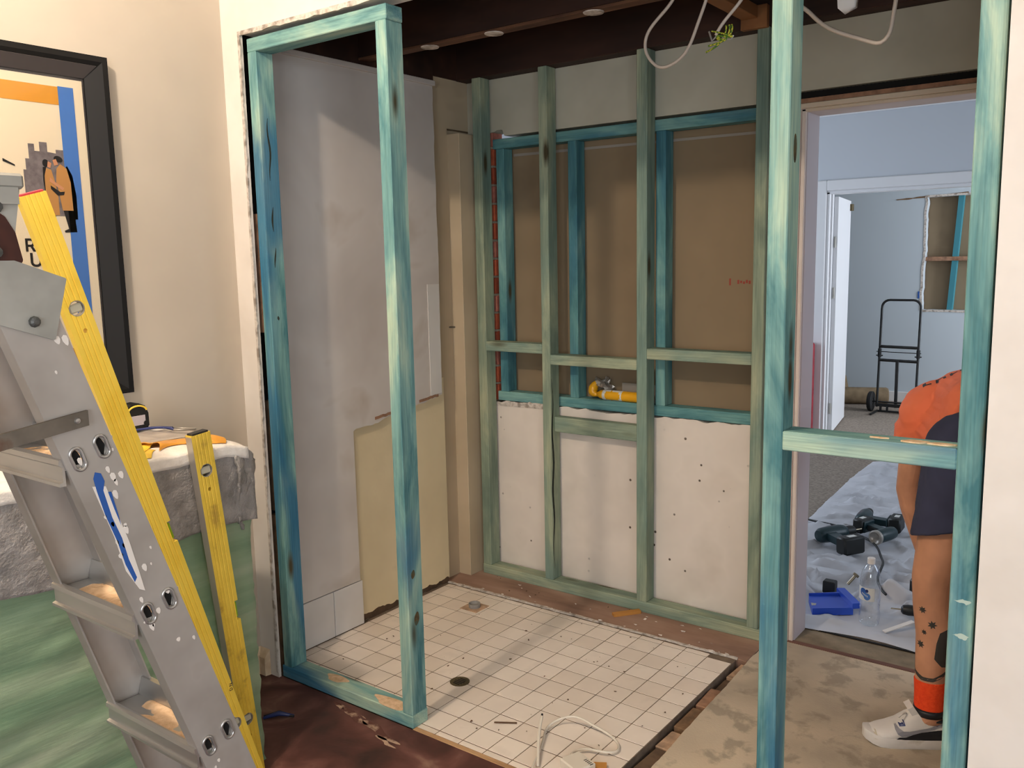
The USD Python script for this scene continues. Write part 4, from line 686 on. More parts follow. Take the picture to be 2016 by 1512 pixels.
for dx in (.018, .028, .036): part(p, 'green_wire', tube(smooth_path([(-1.150, 2.60, 2.198), (-1.140 + dx * .5, 2.6, 2.185), (-1.140 + dx, 2.6, 2.196), (-1.136 + dx, 2.6, 2.224)], 10), .0028, 6), m_greenwire, True)
part(p, 'white_wire', tube([(-1.148, 2.60, 2.198), (-1.162, 2.60, 2.186), (-1.172, 2.6, 2.215)], .0032, 6), m_silver); part(p, 'white_wire', tube([(-1.13, 2.60, 2.19), (-1.10, 2.60, 2.182), (-1.094, 2.6, 2.192)], .0032, 6), m_silver)
p = thing('ceiling_cable', 'dusty white cable sagging before the grey bulkhead above the doorway', 'cable', (-.75, 2.6, 2.36)); part(p, 'cable', tube(smooth_path([(-.98, 2.61, 2.36), (-.93, 2.605, 2.262), (-.878, 2.60, 2.226), (-.845, 2.60, 2.192), (-.800, 2.60, 2.158), (-.745, 2.60, 2.132), (-.700, 2.60, 2.112), (-.672, 2.60, 2.106), (-.653, 2.60, 2.123), (-.646, 2.60, 2.150), (-.638, 2.602, 2.215), (-.63, 2.61, 2.38)], 60), .0058, 8), m_cable, True)
p = thing('junction_box', 'rounded white junction box hanging under the dark roof boards', 'junction box', (-.762, 2.6, 2.2)); part(p, 'case', hull([(-.764 + x, 2.60 + y, 2.245 + z) for x, y, z in [(sx * .026, sy * .02, .05) for sx in (-1, 1) for sy in (-1, 1)] + [(sx * .022, sy * .016, -.034) for sx in (-1, 1) for sy in (-1, 1)] + [(-.030, 0, .01), (.028, 0, .0), (-.006, 0, -.050)]]), m_sheet2, 60); part(p, 'lead', tube([(-.764, 2.60, 2.29), (-.76, 2.605, 2.37)], .005, 6), m_black)
# ceiling lamp of the near room
p = thing('ceiling_lamp', 'round ceiling lamp holder in the near room', 'lamp', (-1.84, .5, 2.9)); part(p, 'base', lathe([(0, .0), (.05, .0), (.05, -.018), (.02, -.03), (.016, -.050), (0, -.050)], 20, (-1.84, .5, 2.92)), m_sheet2)

# ================================================================== HALL FLOOR: SHEET, TOOLS, BOTTLE
FLAT = [(-.86, 3.75), (-.78, 3.76), (-.66, 3.97), (-.64, 3.86), (-1.18, 3.74), (-1.0, 3.70), (-1.06, 3.84), (-.84, 4.10), (-.74, 4.15), (-1.09, 4.03), (-1.10, 3.98), (-1.34, 4.62), (-1.19, 4.5), (-1.115, 4.74), (-1.25, 4.85), (-1.29, 5.02), (-1.08, 5.0), (-.70, 3.80), (-.70, 3.95), (-.79, 4.13), (-.905, 3.655), (-1.13, 3.68), (-1.04, 3.76), (-1.14, 3.9), (-.79, 3.65)]
def sheet(u, v):
    y = 3.502 + v * 3.12; xl = -1.62 + .04 * np.sin(5 * v); x = xl + u * (-.25 - xl); y = y + np.where(v < .02, .02 * np.sin(14 * u) - .015 * u, 0)
    q = np.stack([x * 1.0, y * 1.0, 0 * x], -1); n1 = fbm(q, 2.6, 61, 2); n2 = fbm(q * [1, 1.6, 1], 5.5, 67, 2); rid = lambda n: np.maximum(0, 1 - 9 * np.abs(n - .5)) ** 1.4
    calm = np.ones_like(x)
    for a, b in FLAT: calm *= 1 - np.exp(-(((x - a) ** 2 + (y - b) ** 2) / .085 ** 2) ** 2)
    edge = calm * np.minimum(1, np.minimum(v * 14, np.minimum(u, 1 - u) * 10 + .15)); near = np.exp(-((y - 3.95) / .35) ** 2)
    return np.stack([x, y, .006 + edge * (.040 * rid(n1) + .026 * rid(n2) * (1 + near) + .014 * n1 * near)], -1)
SHEET = grid_mesh(sheet, 90, 200)
def over_sheet(P, r=.035, up=.012):
    from scipy.ndimage import gaussian_filter1d
    V = SHEET.vertices; z = [V[np.hypot(V[:, 0] - q[0], V[:, 1] - q[1]) < r][:, 2].max(initial=.004) + up for q in P]; return np.c_[np.array(P)[:, :2], gaussian_filter1d(z, 3)]
solo('drop_sheet', thicken(SHEET, .002), m_drop, 'wrinkled white drop sheet spread on the hall carpet under the tools', 'drop sheet', (-.9, 4.8, 0), True)
def tool_mesh(pp, name, m, mat_, T, smooth=40): m.apply_transform(T); return part(pp, name, m, mat_, smooth)
def drill(label, loc, yaw, roll=90, chuck=True, lens=False, sc=1.0):
    """pistol tool: barrel along local x, handle down -z, battery at its foot; rolled onto its side."""
    T = trimesh.transformations.translation_matrix(loc) @ rotm([0, 0, 1], yaw) @ rotm([1, 0, 0], roll) @ np.diag([sc, sc, sc, 1])
    pp = thing('cordless_drill', label, 'power tool', loc); Y = rotm([0, 1, 0], 90)
    tool_mesh(pp, 'motor_body', lathe([(0, -.085), (.022, -.083), (.031, -.07), (.034, -.03), (.034, .03), (.030, .05), (.024, .062), (0, .063)], 20, (0, 0, 0), Y), m_tool, T)
    if chuck: tool_mesh(pp, 'chuck', lathe([(0, .060), (.022, .060), (.023, .085), (.019, .105), (.010, .112), (0, .112)], 18, (0, 0, 0), Y), m_toolb, T); tool_mesh(pp, 'bit', lathe([(0, .11), (.0035, .11), (.003, .15), (0, .152)], 8, (0, 0, 0), Y), m_steel, T)
    if lens: tool_mesh(pp, 'lens_ring', lathe([(.022, .055), (.036, .058), (.037, .075), (.030, .078), (.024, .070), (.012, .064), (0, .064)], 24, (0, 0, 0), Y), m_silver, T)
    tool_mesh(pp, 'handle', hull([(x + dx, dy, z) for x, z, a in ((-.035, -.015, .020), (-.048, -.075, .017), (-.055, -.125, .018)) for dx in (-a - .004, a + .004) for dy in (-a * .8, a * .8)]), m_tool, T)
    tool_mesh(pp, 'grip', hull([(x + dx, dy, z) for x, z in ((-.028, -.045), (-.040, -.11)) for dx in (0, .016) for dy in (-.012, .012)]), m_toolb, T); tool_mesh(pp, 'trigger', bx(-.014, .0, -.008, .008, -.058, -.034, .004), m_toolb, T)
    tool_mesh(pp, 'battery', bx(-.105, .002, -.036, .036, -.185, -.128, .008), m_toolb, T); tool_mesh(pp, 'battery_foot', bx(-.095, -.01, -.030, .030, -.130, -.118, .005), m_tool, T)
    tool_mesh(pp, 'badge', bx(-.070, -.032, -.0370, -.0362, -.172, -.150), m_label, T); return pp
drill('large dark teal cordless drill lying nearest the door jamb', (-1.34, 4.62, .062), 58, -92, True, False, 1.25)
drill('dark cordless work light with a pale round lens on the drop sheet', (-1.115, 4.74, .060), 250, -92, False, True, 1.05)
drill('dark cordless drill farthest back on the drop sheet', (-1.29, 5.02, .058), 92, -92, True, False, 1.15)
drill('dark cordless driver lying just behind the white plastic strip', (-.70, 3.80, .056), 196, 90, True, False, 1.0)
p = thing('battery_pack', 'black battery pack with a white sticker beside the leg', 'battery', (-.79, 4.13, 0)); part(p, 'case', bx(-.845, -.735, 4.08, 4.17, .008, .085, .012), m_toolb); part(p, 'clip_rail', bx(-.825, -.755, 4.095, 4.155, .085, .108, .006), m_tool); part(p, 'sticker', bx(-.812, -.782, 4.0785, 4.0795, .026, .056), m_label)
solo('black_lead', tube(over_sheet(smooth_path([(-1.60, 4.93, .01), (-1.42, 4.86, .01), (-1.22, 4.76, .01), (-1.06, 4.45, .01), (-.99, 4.2, .01), (-.965, 4.02, .01), (-.90, 3.9, .01)], 60)), .006, 7), m_toolb, 'thin black power lead snaking between the drills', 'cable', (-1.2, 4.5, 0), True)
p = thing('water_bottle', 'clear plastic water bottle with a blue splash label on the drop sheet', 'bottle', (-.905, 3.655, .008)); bl = (-.905, 3.655, .010)
prof = [(.0, .004), (.030, .0), (.038, .006), (.0405, .02), (.041, .05), (.0385, .056), (.041, .063), (.0385, .070), (.041, .077), (.0385, .084), (.041, .091), (.0385, .098), (.041, .106), (.041, .170), (.038, .176), (.041, .184), (.040, .205), (.033, .232), (.021, .252), (.0135, .262), (.0135, .275), (.0, .2755)]
part(p, 'body', lathe(prof, 28, bl), m_bottle, True); part(p, 'cap', lathe([(0, .262), (.0155, .262), (.0155, .284), (.014, .286), (0, .286)], 20, bl), m_sheet2)
def wrapl(poly, r, n=3):     # patch wrapped around the bottle: poly in (angle, z)
    g = trimesh.creation.triangulate_polygon(Polygon(poly).segmentize(.06), engine='earcut'); v = np.array(g[0]); P = np.c_[bl[0] + r * np.cos(v[:, 0]), bl[1] + r * np.sin(v[:, 0]), bl[2] + v[:, 1]]; return thicken(trimesh.Trimesh(P, g[1], process=False), .0004)
def arc(a0, a1, z0, z1): return grid_mesh(lambda u, v: np.stack([bl[0] + .0418 * np.cos(a0 + (a1 - a0) * u), bl[1] + .0418 * np.sin(a0 + (a1 - a0) * u), bl[2] + z0 + (z1 - z0) * v], -1), 24, 2)
part(p, 'label', thicken(arc(-2.9, -.9, .112, .168), .0004), m_label)
def blob(a, z, ra, rz, dn, cz=.0): return lambda: None
for a, z, ra, rz, mm in ((-2.02, .149, .34, .016, m_bluetape), (-1.62, .131, .33, .015, m_pblue), (-1.86, .139, .28, .010, m_pblue), (-1.63, .155, .14, .007, m_navyp)):
    part(p, 'logo_blob', grid_mesh(lambda u, v, a=a, z=z, ra=ra, rz=rz: np.stack([bl[0] + .0424 * np.cos(a + ra * v * np.cos(2 * math.pi * u)), bl[1] + .0424 * np.sin(a + ra * v * np.cos(2 * math.pi * u)), bl[2] + z + rz * v * np.sin(2 * math.pi * u)], -1), 20, 4), mm)
part(p, 'logo_letters', cat_([arc(-2.12 + .13 * k, -2.05 + .13 * k, .139 - .0025 * k, .146 - .0025 * k).apply_translation((-.0005, -.0010, 0)) for k in range(5)]), m_label)
p = thing('plastic_holder', 'bright blue plastic tray with a raised diagonal bar on the drop sheet', 'plastic tray', (-1.09, 3.68, .008))
q = np.array([(-1.185, 3.745), (-1.125, 3.610), (-.985, 3.712), (-1.06, 3.85)])
part(p, 'tray', hull([(*k, z) for k in q for z in (.010, .042)]), m_blueplastic); part(p, 'lip', hull([(*k, z) for k in (q[0], q[0] * .85 + q[3] * .15, q[3], q[3] * .9 + q[2] * .1) for z in (.042, .052)]), m_blueplastic)
part(p, 'bar', hull([(*k, z) for k in ((-1.095, 3.845), (-1.065, 3.862), (-.960, 3.725), (-.985, 3.700)) for z in (.040, .064)]), m_blueplastic); part(p, 'scuff', prism([(-1.15, 3.667), (-1.138, 3.64), (-1.125, 3.650), (-1.128, 3.672)], .0006, 'z', .042), m_silver)
solo('black_block', bx(-1.17, -1.115, 3.885, 3.93, .012, .068, .004), m_toolb, 'small black plastic block behind the blue tray', 'block', (-1.14, 3.9, .012))
p = thing('bolt', 'steel bolt lying on a fold of the drop sheet', 'bolt', (-1.085, 4.03, .02)); T = trimesh.transformations.translation_matrix((-1.095, 4.02, .024)) @ rotm([1, 0, 0], -30) @ rotm([0, 1, 0], 30); tool_mesh(p, 'shank', lathe([(0, 0), (.007, 0), (.007, .05), (0, .05)], 10), m_steel, T); tool_mesh(p, 'head', lathe([(0, .05), (.015, .05), (.015, .062), (0, .064)], 6), m_steel, T)
stick('plastic_strip', 'narrow white plastic strip on the drop sheet beside the ankle', 'strip', (-.832, 3.60, .012), (-.745, 3.70, .040), .022, .004, m_sheet2)
p = thing('red_bag', 'tall dark red case standing against the hall wall left of the far doorway', 'case', (-2.45, 7.25, 0)); part(p, 'body', bx(-2.58, -2.335, 7.12, 7.37, .002, .80, .02), m_redbox); part(p, 'flap', bx(-2.58, -2.395, 7.105, 7.12, .20, .83, .004), plain('red_bright', (206, 40, 50), .6))
solo('carpet_flake', bx(-1.95, -1.91, 6.70, 6.74, .002, .03, .006), m_splat, 'white scrap on the hall carpet', 'scrap', (-1.93, 6.72, 0))
p = thing('carpet_roll', 'brown rolled-up carpet on the far room floor', 'carpet roll', (-2.5, 9.2, .09)); part(p, 'roll', lathe([(0, 0), (.075, 0), (.085, .02), (.085, .88), (.075, .9), (0, .9)], 20, (-3.03, 8.92, .088), rotm([0, 0, 1], 23) @ rotm([0, 1, 0], 90)), m_roll, 40)
p = thing('sack', 'brown sack slumped behind the open door', 'sack', (-2.72, 9.3, 0)); part(p, 'body', hull([(-2.72 + .13 * math.cos(t) * c, 9.3 + .1 * math.sin(t) * c, z) for t in np.linspace(0, 6.28, 13)[:-1] for c, z in ((.8, .002), (1, .1), (.75, .26), (.3, .33))]), m_roll, True)

# ================================================================== HAND TROLLEY
p = thing('hand_trolley', 'black folding hand trolley standing against the far room wall', 'hand trolley', (-2.02, 8.8, 0))
yb, yt = 8.80, 8.86; Yz = lambda z: yb + (yt - yb) * z
lx, rx, top, c = -2.188, -1.843, 1.075, .07
path = [(lx, Yz(.05), .05), (lx, Yz(.99), .99)] + [(lx + c - c * math.cos(t), Yz(top), top - c + c * math.sin(t)) for t in np.linspace(.2, math.pi / 2, 6)] + [(rx - c + c * math.sin(t), Yz(top), top - c + c * math.cos(t)) for t in np.linspace(0, math.pi / 2 - .2, 6)] + [(rx, Yz(.99), .99), (rx, Yz(.05), .05)]
part(p, 'frame', tube(path, .011, 10), m_trolley, True)
for z, r in ((.632, .014), (.502, .014)): part(p, 'crossbar', tube([(lx, Yz(z), z), (rx, Yz(z) - .0, z - .004)], r, 8), m_trolley)
part(p, 'rod', tube([(lx - .03, Yz(.58), .582), (rx + .025, Yz(.58), .578)], .004, 6), m_trolley); part(p, 'post', bx(-2.035, -2.008, Yz(.3) - .010, Yz(.3) + .010, .05, .50, .003), m_trolley)
for x in (lx, rx):
    part(p, 'knuckle', tube([(x, Yz(.54), .53), (x, Yz(.6), .61)], .017, 8), m_trolley); part(p, 'pin', tube([(x - .03, Yz(.55), .545), (x + .03, Yz(.55), .545)], .006, 6), m_trolley)
for x in (-2.245, -1.79):
    w = part(p, 'wheel', lathe([(.03, -.020), (.085, -.022), (.095, -.015), (.097, 0), (.095, .015), (.085, .022), (.03, .020)], 24, (x, yb + .01, .098), rotm([0, 1, 0], 90)), m_tyre, 40); part(w, 'hub', lathe([(0, -.016), (.032, -.016), (.032, .016), (0, .016)], 16, (x, yb + .01, .098), rotm([0, 1, 0], 90)), m_trolley)
part(p, 'axle', tube([(-2.245, yb + .01, .098), (-1.79, yb + .01, .098)], .008, 8), m_trolley); part(p, 'base_frame', cat_([bx(lx - .01, rx + .01, yb - .012, yb + .012, .055, .085, .003), bx(lx, rx, yb - .02, yb - .005, .006, .022, .002), bx(lx, lx + .02, yb - .25, yb, .006, .02, .002), bx(rx - .02, rx, yb - .25, yb, .006, .02, .002)]), m_trolley)
for x in (-2.15, -2.09, -1.95, -1.89): part(p, 'foot_lug', bx(x - .008, x + .008, yb - .02, yb + .01, .02, .06, .002), m_trolley)

# ================================================================== THE TRADESMAN, BENT OVER BY THE DOORWAY
_sp = trimesh.creation.icosphere(2).vertices
def ball(c, r): return np.array(c, float) + _sp * np.array(r, float)
def limb(*s):
    """hulls of consecutive joints; each joint (centre, radius)."""
    return [m3.Manifold.hull_points(np.vstack([ball(*a), ball(*b)])) for a, b in zip(s[:-1], s[1:])]
def fuse(ms, edge, it=12):
    m = m3.Manifold.batch_boolean(ms, m3.OpType.Add).refine_to_length(edge); q = m.to_mesh(); t = trimesh.Trimesh(q.vert_properties[:, :3], q.tri_verts, process=True)
    if it: trimesh.smoothing.filter_taubin(t, lamb=.5, nu=.53, iterations=it)
    return t
def trim(m, n, d):
    q = np.linalg.norm(n); return m.trim_by_plane([float(x) / q for x in n], float(d) / q)
FD = np.array([-.26, .966, 0]); LF = np.array([-.966, -.26, 0])
PEL = np.array([-.365, 2.935, .93]); HIPL, HIPR = PEL + LF * .095 + [0, -.01, -.01], PEL - LF * .095 + [0, -.01, -.01]
KL, AL = np.array([-.522, 2.862, .52]), np.array([-.512, 2.848, .10]); KR, AR = np.array([-.255, 2.93, .51]), np.array([-.265, 2.875, .10])
W1, C1 = np.array([-.435, 3.08, 1.005]), np.array([-.535, 3.29, 1.00]); NK, HD = np.array([-.60, 3.47, .945]), np.array([-.625, 3.56, .865])
SL, SR = C1 + LF * .145 + [0, .03, -.10], C1 - LF * .165 + [0, .03, -.02]
EL, WL = np.array([-.703, 3.30, .70]), np.array([-.648, 3.325, .475]); ER, WR = np.array([-.37, 3.52, .70]), np.array([-.47, 3.60, .50])
def leg(h, k, a):
    mid = a + (k - a) * .62 + np.array([.012, .012, 0]); q = a + (k - a) * .30
    return limb((h, .098), (k + (h - k) * .55, .086), (k + [0, 0, .02], .064), (k + [0, 0, -.07], .057), (mid, .062), (q, .047), (a + [0, 0, .03], .042), (a, .043))
def arm(s, e, w): return limb((s, .056), (s + (e - s) * .5, .046), (e, .039), (e + (w - e) * .3, .041), (w, .027))
def hand(w, d, side, thumb):
    """palm and five curled fingers from the wrist w; d = pointing direction, side = across the palm, thumb = towards the thumb side."""
    d, side = np.array(d, float), np.array(side, float); d /= np.linalg.norm(d); side -= d * (side @ d); side /= np.linalg.norm(side); nrm = np.cross(d, side); out = []
    K = [w + d * .085 + side * s for s in (-.030, -.010, .011, .031)]; out += [m3.Manifold.hull_points(np.vstack([ball(w, .026), ball(w + d * .02 + side * .02, .018), ball(w + d * .02 - side * .02, .018)] + [ball(k, .0115) for k in K]))]
    for k, L in zip(K, (.066, .078, .074, .056)):
        j1 = k + d * L * .45 + nrm * .010; j2 = j1 + d * L * .30 + nrm * .020; j3 = j2 + d * L * .14 + nrm * .022; out += limb((k, .0100), (j1, .0092), (j2, .0085), (j3, .0075))
    t0 = w + d * .025 + side * thumb * .024; t1 = w + d * .055 + side * thumb * .050 + nrm * .012; t2 = w + d * .082 + side * thumb * .055 + nrm * .028; t3 = w + d * .100 + side * thumb * .048 + nrm * .040
    return out + limb((t0, .016), (t1, .0115), (t2, .0100), (t3, .0080))
face = -np.cross(LF, (HD - NK) / np.linalg.norm(HD - NK)); hd = (HD - NK) / np.linalg.norm(HD - NK); face = np.cross(hd, LF); face = face if face[2] < 0 else -face
head = [m3.Manifold.hull_points(np.vstack([ball(HD, (.076, .082, .080)), ball(HD - face * .030 + hd * .045, .076), ball(HD + face * .040 - hd * .055, .046)]))] + limb((NK - hd * .06, .058), (HD - hd * .04, .056))
nose = limb((HD + face * .082 + hd * .015, .010), (HD + face * .102 - hd * .018, .014)); ears = [m3.Manifold.hull_points(ball(HD + LF * s * .080 - face * .008 - hd * .005, .016) + np.outer(_sp @ hd, hd) * .014) for s in (-1, 1)]
brow = limb((HD + face * .078 + hd * .030 + LF * .035, .012), (HD + face * .078 + hd * .030 - LF * .035, .012)); lips = limb((HD + face * .080 - hd * .050 + LF * .016, .008), (HD + face * .080 - hd * .050 - LF * .016, .008))
p = thing('person', 'person in orange shirt and navy shorts bending over the tools in the doorway', 'person', (-.45, 2.9, 0))
footl = limb((AL, .042), (AL + np.array([-.05, -.028, -.050]), .026), (AL + np.array([-.115, -.065, -.060]), .018)); footr = limb((AR, .042), (AR + FD * .06 + [0, 0, -.050], .026), (AR + FD * .13 + [0, 0, -.060], .018))
bodym = leg(HIPL, KL, AL) + leg(HIPR, KR, AR) + footl + footr + limb((HIPL + [0, 0, .01], .105), (HIPR + [0, 0, .01], .105)) + limb((PEL, .12), (W1, .112), (C1 - LF * .02, .118)) + limb((C1 + LF * .04 + [0, 0, -.02], .100), (C1 - LF * .07, .108)) + limb((C1 + LF * .06 + [0, 0, -.05], .085), (SL, .056)) + limb((C1 - LF * .08, .10), (SR, .062)) + arm(SL, EL, WL) + arm(SR, ER, WR) + head + nose + ears + brow + lips + hand(WL, (.10, .10, -1), (-.2, 1, 0), 1) + hand(WR, (-.2, .2, -1), (-.3, -1, 0), 1)
body = fuse(bodym, .011, 10); part(p, 'body', body, m_skin, True)
hair = fuse([trim(m3.Manifold.hull_points(np.vstack([ball(HD - face * .012 + hd * .012, (.086, .090, .088)), ball(HD - face * .036 + hd * .048, .083)])), -face + hd * .35, (-face + hd * .35) @ (HD + face * .035))], .012, 4); part(p, 'hair', hair, m_hair, True)
for s in (-1, 1): part(p, 'eye', trimesh.creation.icosphere(2, .011).apply_translation(HD + face * .082 + hd * .010 + LF * s * .031), m_sheet2, True); part(p, 'pupil', trimesh.creation.icosphere(1, .005).apply_translation(HD + face * .0905 + hd * .010 + LF * s * .031), m_ink, True)
# shirt: torso, sleeves, cut clean at hem, cuffs and collar
sp = (C1 - PEL); sp /= np.linalg.norm(sp)
torso = m3.Manifold.batch_boolean(limb((PEL + [-.01, .0, .045], .146), (W1 + [0, 0, .01], .136), (C1 - LF * .02, .146)) + limb((C1 + LF * .075 + [0, 0, -.028], .130), (C1 - LF * .085 + [0, 0, .01], .130)) + limb((C1 + LF * .085 + [0, 0, -.05], .116), (SL, .084)) + limb((C1 - LF * .09, .118), (SR, .082)) + limb((W1 + LF * .06 + [0, 0, -.05], .10), (C1 + LF * .06 + [0, 0, -.06], .11)) + limb((C1 + (NK - C1) * .3, .11), (NK - hd * .05, .076)), m3.OpType.Add)
torso = trim(torso, sp + np.array([-.25, .0, -.35]), (sp + np.array([-.25, 0, -.35])) @ (PEL + sp * .012 + np.array([-.06, 0, .0]))); torso = trim(torso, -(NK - C1), -(NK - C1) @ (NK - hd * .02))
slv = []
for S, E in ((SL, EL), (SR, ER)):
    a = (E - S) / np.linalg.norm(E - S); slv.append(trim(m3.Manifold.batch_boolean(limb((S, .084), (S + a * .10, .072), (S + a * .22, .066)), m3.OpType.Add), -a, -a @ (S + a * .075)))
sh = fuse([torso] + slv, .012, 14); v = sh.vertices; k = fbm(v, 9, 71) - .5; k2 = fbm(v * [1, .5, 2.2], 16, 72) - .5; sh.vertices = v + np.array(sh.vertex_normals) * (k * .022 + k2 * .012)[:, None]; part(p, 'shirt', sh, m_shirt, True)
# dark print across the upper back, following the cloth
def ray_hit(mesh, O, D):
    """nearest hit of rays O + t D on a mesh (t, or nan)."""
    V = mesh.vertices[mesh.faces]; e1, e2 = V[:, 1] - V[:, 0], V[:, 2] - V[:, 0]; out = []
    for o, d in zip(O, D):
        h = np.cross(d, e2); a = (e1 * h).sum(1); ok = np.abs(a) > 1e-12; f = 1 / np.where(ok, a, 1); s = o - V[:, 0]; u = f * (s * h).sum(1); q = np.cross(s, e1); w = f * (q @ d); t = f * (e2 * q).sum(1)
        g = ok & (u >= -1e-6) & (w >= -1e-6) & (u + w <= 1 + 1e-6) & (t > 0); out.append(t[g].min() if g.any() else np.nan)
    return np.array(out)
def decal(mesh, flat2, frame, lift=.0012):
    """2-D triangles (v, f) laid on a mesh by casting along -n of the frame (origin, x, y, n)."""
    v, f = flat2; o, ex, ey, n = [np.array(q, float) for q in frame]; W2 = np.c_[(mesh.vertices - o) @ ex, (mesh.vertices - o) @ ey]; T2 = W2[mesh.faces]; lo, hi = v.min(0), v.max(0); sel = (T2.max(1) >= lo).all(1) & (T2.min(1) <= hi).all(1); mesh = trimesh.Trimesh(mesh.vertices, mesh.faces[sel], process=False); O = o + np.outer(v[:, 0], ex) + np.outer(v[:, 1], ey) + n * .5; t = ray_hit(mesh, O, np.tile(-n, (len(v), 1))); P = O - n * (t - lift)[:, None]; ok = ~np.isnan(t); f = f[ok[f].all(1)]; P[~ok] = 0
    if not len(f): return None
    m = trimesh.Trimesh(P, f, process=False); e = np.linalg.norm(P[f] - P[np.roll(f, 1, axis=1)], axis=2).max(1); m.update_faces(e < .06); m.remove_unreferenced_vertices(); return m
def tri2(poly, seg=.006):
    poly = poly if hasattr(poly, 'is_empty') else Polygon(poly).buffer(0); vs, fs, n = [], [], 0
    for g in getattr(poly, 'geoms', [poly]):
        v, f = trimesh.creation.triangulate_polygon(g.segmentize(seg), engine='earcut'); v, f = np.array(v), np.array(f); vv = np.c_[v, np.zeros(len(v))]
        for _ in range(3):
            if np.linalg.norm(vv[f] - vv[np.roll(f, 1, axis=1)], axis=2).max() > seg * 3: vv, f = trimesh.remesh.subdivide(vv, f)
        vs.append(vv[:, :2]); fs.append(f + n); n += len(vv)
    return np.vstack(vs), np.vstack(fs)
bars = [sbox(a, b, a + w, b + h) for a, b, w, h in ((-.100, 0, .010, .030), (-.090, 0, .016, .007), (-.060, 0, .008, .030), (-.052, .022, .014, .008), (-.038, 0, .008, .030), (-.018, 0, .008, .030), (-.010, .012, .014, .007), (.012, 0, .009, .030), (.030, 0, .009, .03), (.039, .0, .014, .007), (.062, 0, .009, .03), (.071, .022, .014, .008))]
dm = decal(sh, tri2(__import__('shapely').union_all(bars)), (C1 + LF * .02 + np.array([0, -.045, .02]), -LF * 1.0, FD, (0, 0, 1)))
if dm is not None: part(p, 'back_print', dm, m_ink, label='dark lettering across the back')
# shorts
def thigh(h, k): return m3.Manifold.batch_boolean(limb((h + [0, 0, .01], .118), (h + (k - h) * .5, .104), (k, .090)), m3.OpType.Add)
hl, hr = KL[2] + .175, KR[2] + .17
th = [trim(thigh(HIPL, KL), (-.32, 0, 1), np.array([-.32, 0, 1]) @ np.array([KL[0], KL[1], hl])), trim(thigh(HIPR, KR), (0, 0, 1), hr)]
shorts = fuse(th + limb((HIPL + [0, 0, .02], .120), (HIPR + [0, 0, .02], .120)) + limb((PEL + [0, 0, .0], .130), (PEL + sp * .10 + [0, 0, .01], .126)), .012, 8); v = shorts.vertices; shorts.vertices = v + np.array(shorts.vertex_normals) * ((fbm(v * [1.5, 1.5, .8], 9, 81) - .5) * .020)[:, None]; part(p, 'shorts', shorts, m_shorts, True)
for A, K in ((AL, KL), (AR, KR)):
    a = (K - A) / np.linalg.norm(K - A); part(p, 'sock', tube([A + a * .0, A + a * .03, A + a * .07, A + a * .112, A + a * .116], [.044, .047, .047, .049, .046], 22), m_sock, True); part(p, 'sock_band', tube([A + a * .0, A + a * .012, A + a * .024], [.046, .0485, .0485], 22), m_shoeblack, True)
# tattoos on the calf, laid on the skin
nrm = np.array([0, -1.0, 0]); fr = ((0, 2.87, 0), (1, 0, 0), (0, 0, 1), nrm)
def star(x, z, r, n=7): return Polygon([(x + (r if k % 2 == 0 else r * .5) * math.cos(math.pi * k / n), z + (r if k % 2 == 0 else r * .5) * math.sin(math.pi * k / n)) for k in range(2 * n)])
for x, z, r in ((-.540, .450, .0125), (-.510, .408, .0145), (-.533, .378, .0095), (-.543, .335, .0135)):
    m = decal(body, tri2(star(x, z, r), .004), fr, .0008)
    if m is not None: part(p, 'tattoo_star', m, m_tattoo)
for poly in ([(-.500, .30), (-.496, .35), (-.488, .385), (-.465, .40), (-.44, .39), (-.44, .27), (-.48, .275)], [(-.572, .262), (-.56, .245), (-.53, .234), (-.50, .236), (-.48, .250), (-.46, .27), (-.46, .255), (-.48, .236), (-.50, .224), (-.535, .222), (-.565, .236)]):
    m = decal(body, tri2(poly, .006), fr, .0008)
    if m is not None: part(p, 'tattoo_patch', m, m_tattoo)
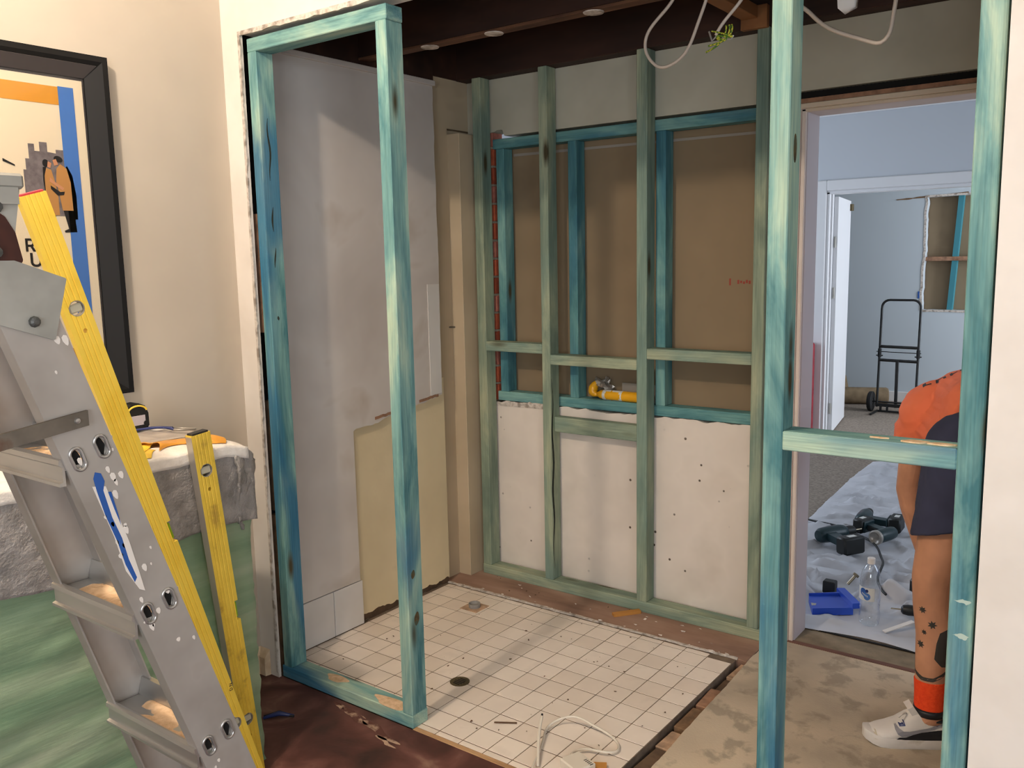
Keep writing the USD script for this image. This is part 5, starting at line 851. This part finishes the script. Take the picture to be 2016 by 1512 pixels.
# trainers
def shoe(A, d, side):
    d = np.array([*d, 0.0]); d /= np.linalg.norm(d); s = np.array([-d[1], d[0], 0]); O = np.array([A[0], A[1], 0]) - d * .082; wld = lambda u, w, z: O + d * u * .93 + s * w + np.array([0, 0, z])
    U = [(0, .026, .080), (.012, .036, .098), (.04, .042, .100), (.075, .043, .092), (.110, .044, .108), (.135, .045, .114), (.165, .047, .100), (.195, .049, .078), (.225, .050, .064), (.255, .046, .056), (.278, .036, .049), (.292, .022, .040), (.298, .008, .030)]
    lp = []
    for u, w, h in U:
        z0 = .026; ring = []
        for t in np.linspace(0, math.pi, 15): c, q = math.cos(t), math.sin(t); ring.append(wld(u, w * np.sign(c) * abs(c) ** .7 * (1 if q < .5 else .92), z0 + (h - z0) * abs(q) ** .65))
        lp.append(ring)
    up = loft(lp); r = part(p, 'shoe', up, m_shoe, True, label='white leather trainer'); soles = []
    for z, g in ((.0, .93), (.008, 1.0), (.030, 1.04), (.036, 1.0)):
        outl = []
        for u, w, h in U: outl.append((u, w * g))
        ring = [(u - (.004 if i < 1 else 0) + (.006 if i > 10 else 0), w) for i, (u, w) in enumerate(outl)] + [(u + (.006 if i < 2 else 0), -w) for i, (u, w) in enumerate(outl[::-1])]; lift = lambda u: max(0, (u - .24) / .06) ** 2 * .016; soles.append([wld(u, w, z + lift(u) * (1 if z < .02 else .8)) for u, w in ring])
    part(r, 'sole', loft(soles), m_shoe, 35)
    fr_ = (O, d, (0, 0, 1), s * side); add = lambda nm, poly, mt, lf=.0012: (lambda m: part(r, nm, m, mt) if m is not None else None)(decal(up, tri2(poly, .006), fr_, lf))
    add('side_panel', [(.02, .034), (.20, .030), (.185, .040), (.165, .041), (.13, .056), (.06, .066), (.02, .070)], m_shoeblack)
    add('swoosh', [(.196, .062), (.190, .050), (.178, .044), (.16, .046), (.12, .058), (.03, .082), (.02, .080), (.03, .088), (.09, .074), (.155, .060), (.172, .060), (.184, .066), (.195, .078)], m_swoosh, .0026)
    add('eyelet', [(.165, .074), (.182, .070), (.185, .082), (.168, .086)], m_navyp, .002); add('toe_cap', [(.245, .024), (.31, .022), (.31, .052), (.25, .050)], m_toecap)
    part(r, 'tongue', hull([wld(u, w, z) for u, z in ((.125, .098), (.150, .096), (.150, .132), (.168, .122)) for w in (-.024, .024)]), m_shoe); part(r, 'lace', tube(smooth_path([wld(.168, .01, .102), wld(.182, .024, .108), wld(.20, .034, .100)], 8), .003, 6), m_shoe, True); part(r, 'collar', tube([wld(.015 + .1 * (1 - math.cos(t)) / 2 * 1.1, .037 * math.sin(t), .092 + .008 * math.cos(t) ** 2) for t in np.linspace(0, 2 * math.pi, 24)], .006, 7, False), m_shoeblack, True)
shoe(AL, (-.87, -.49), 1); shoe(AR, FD[:2], -1)
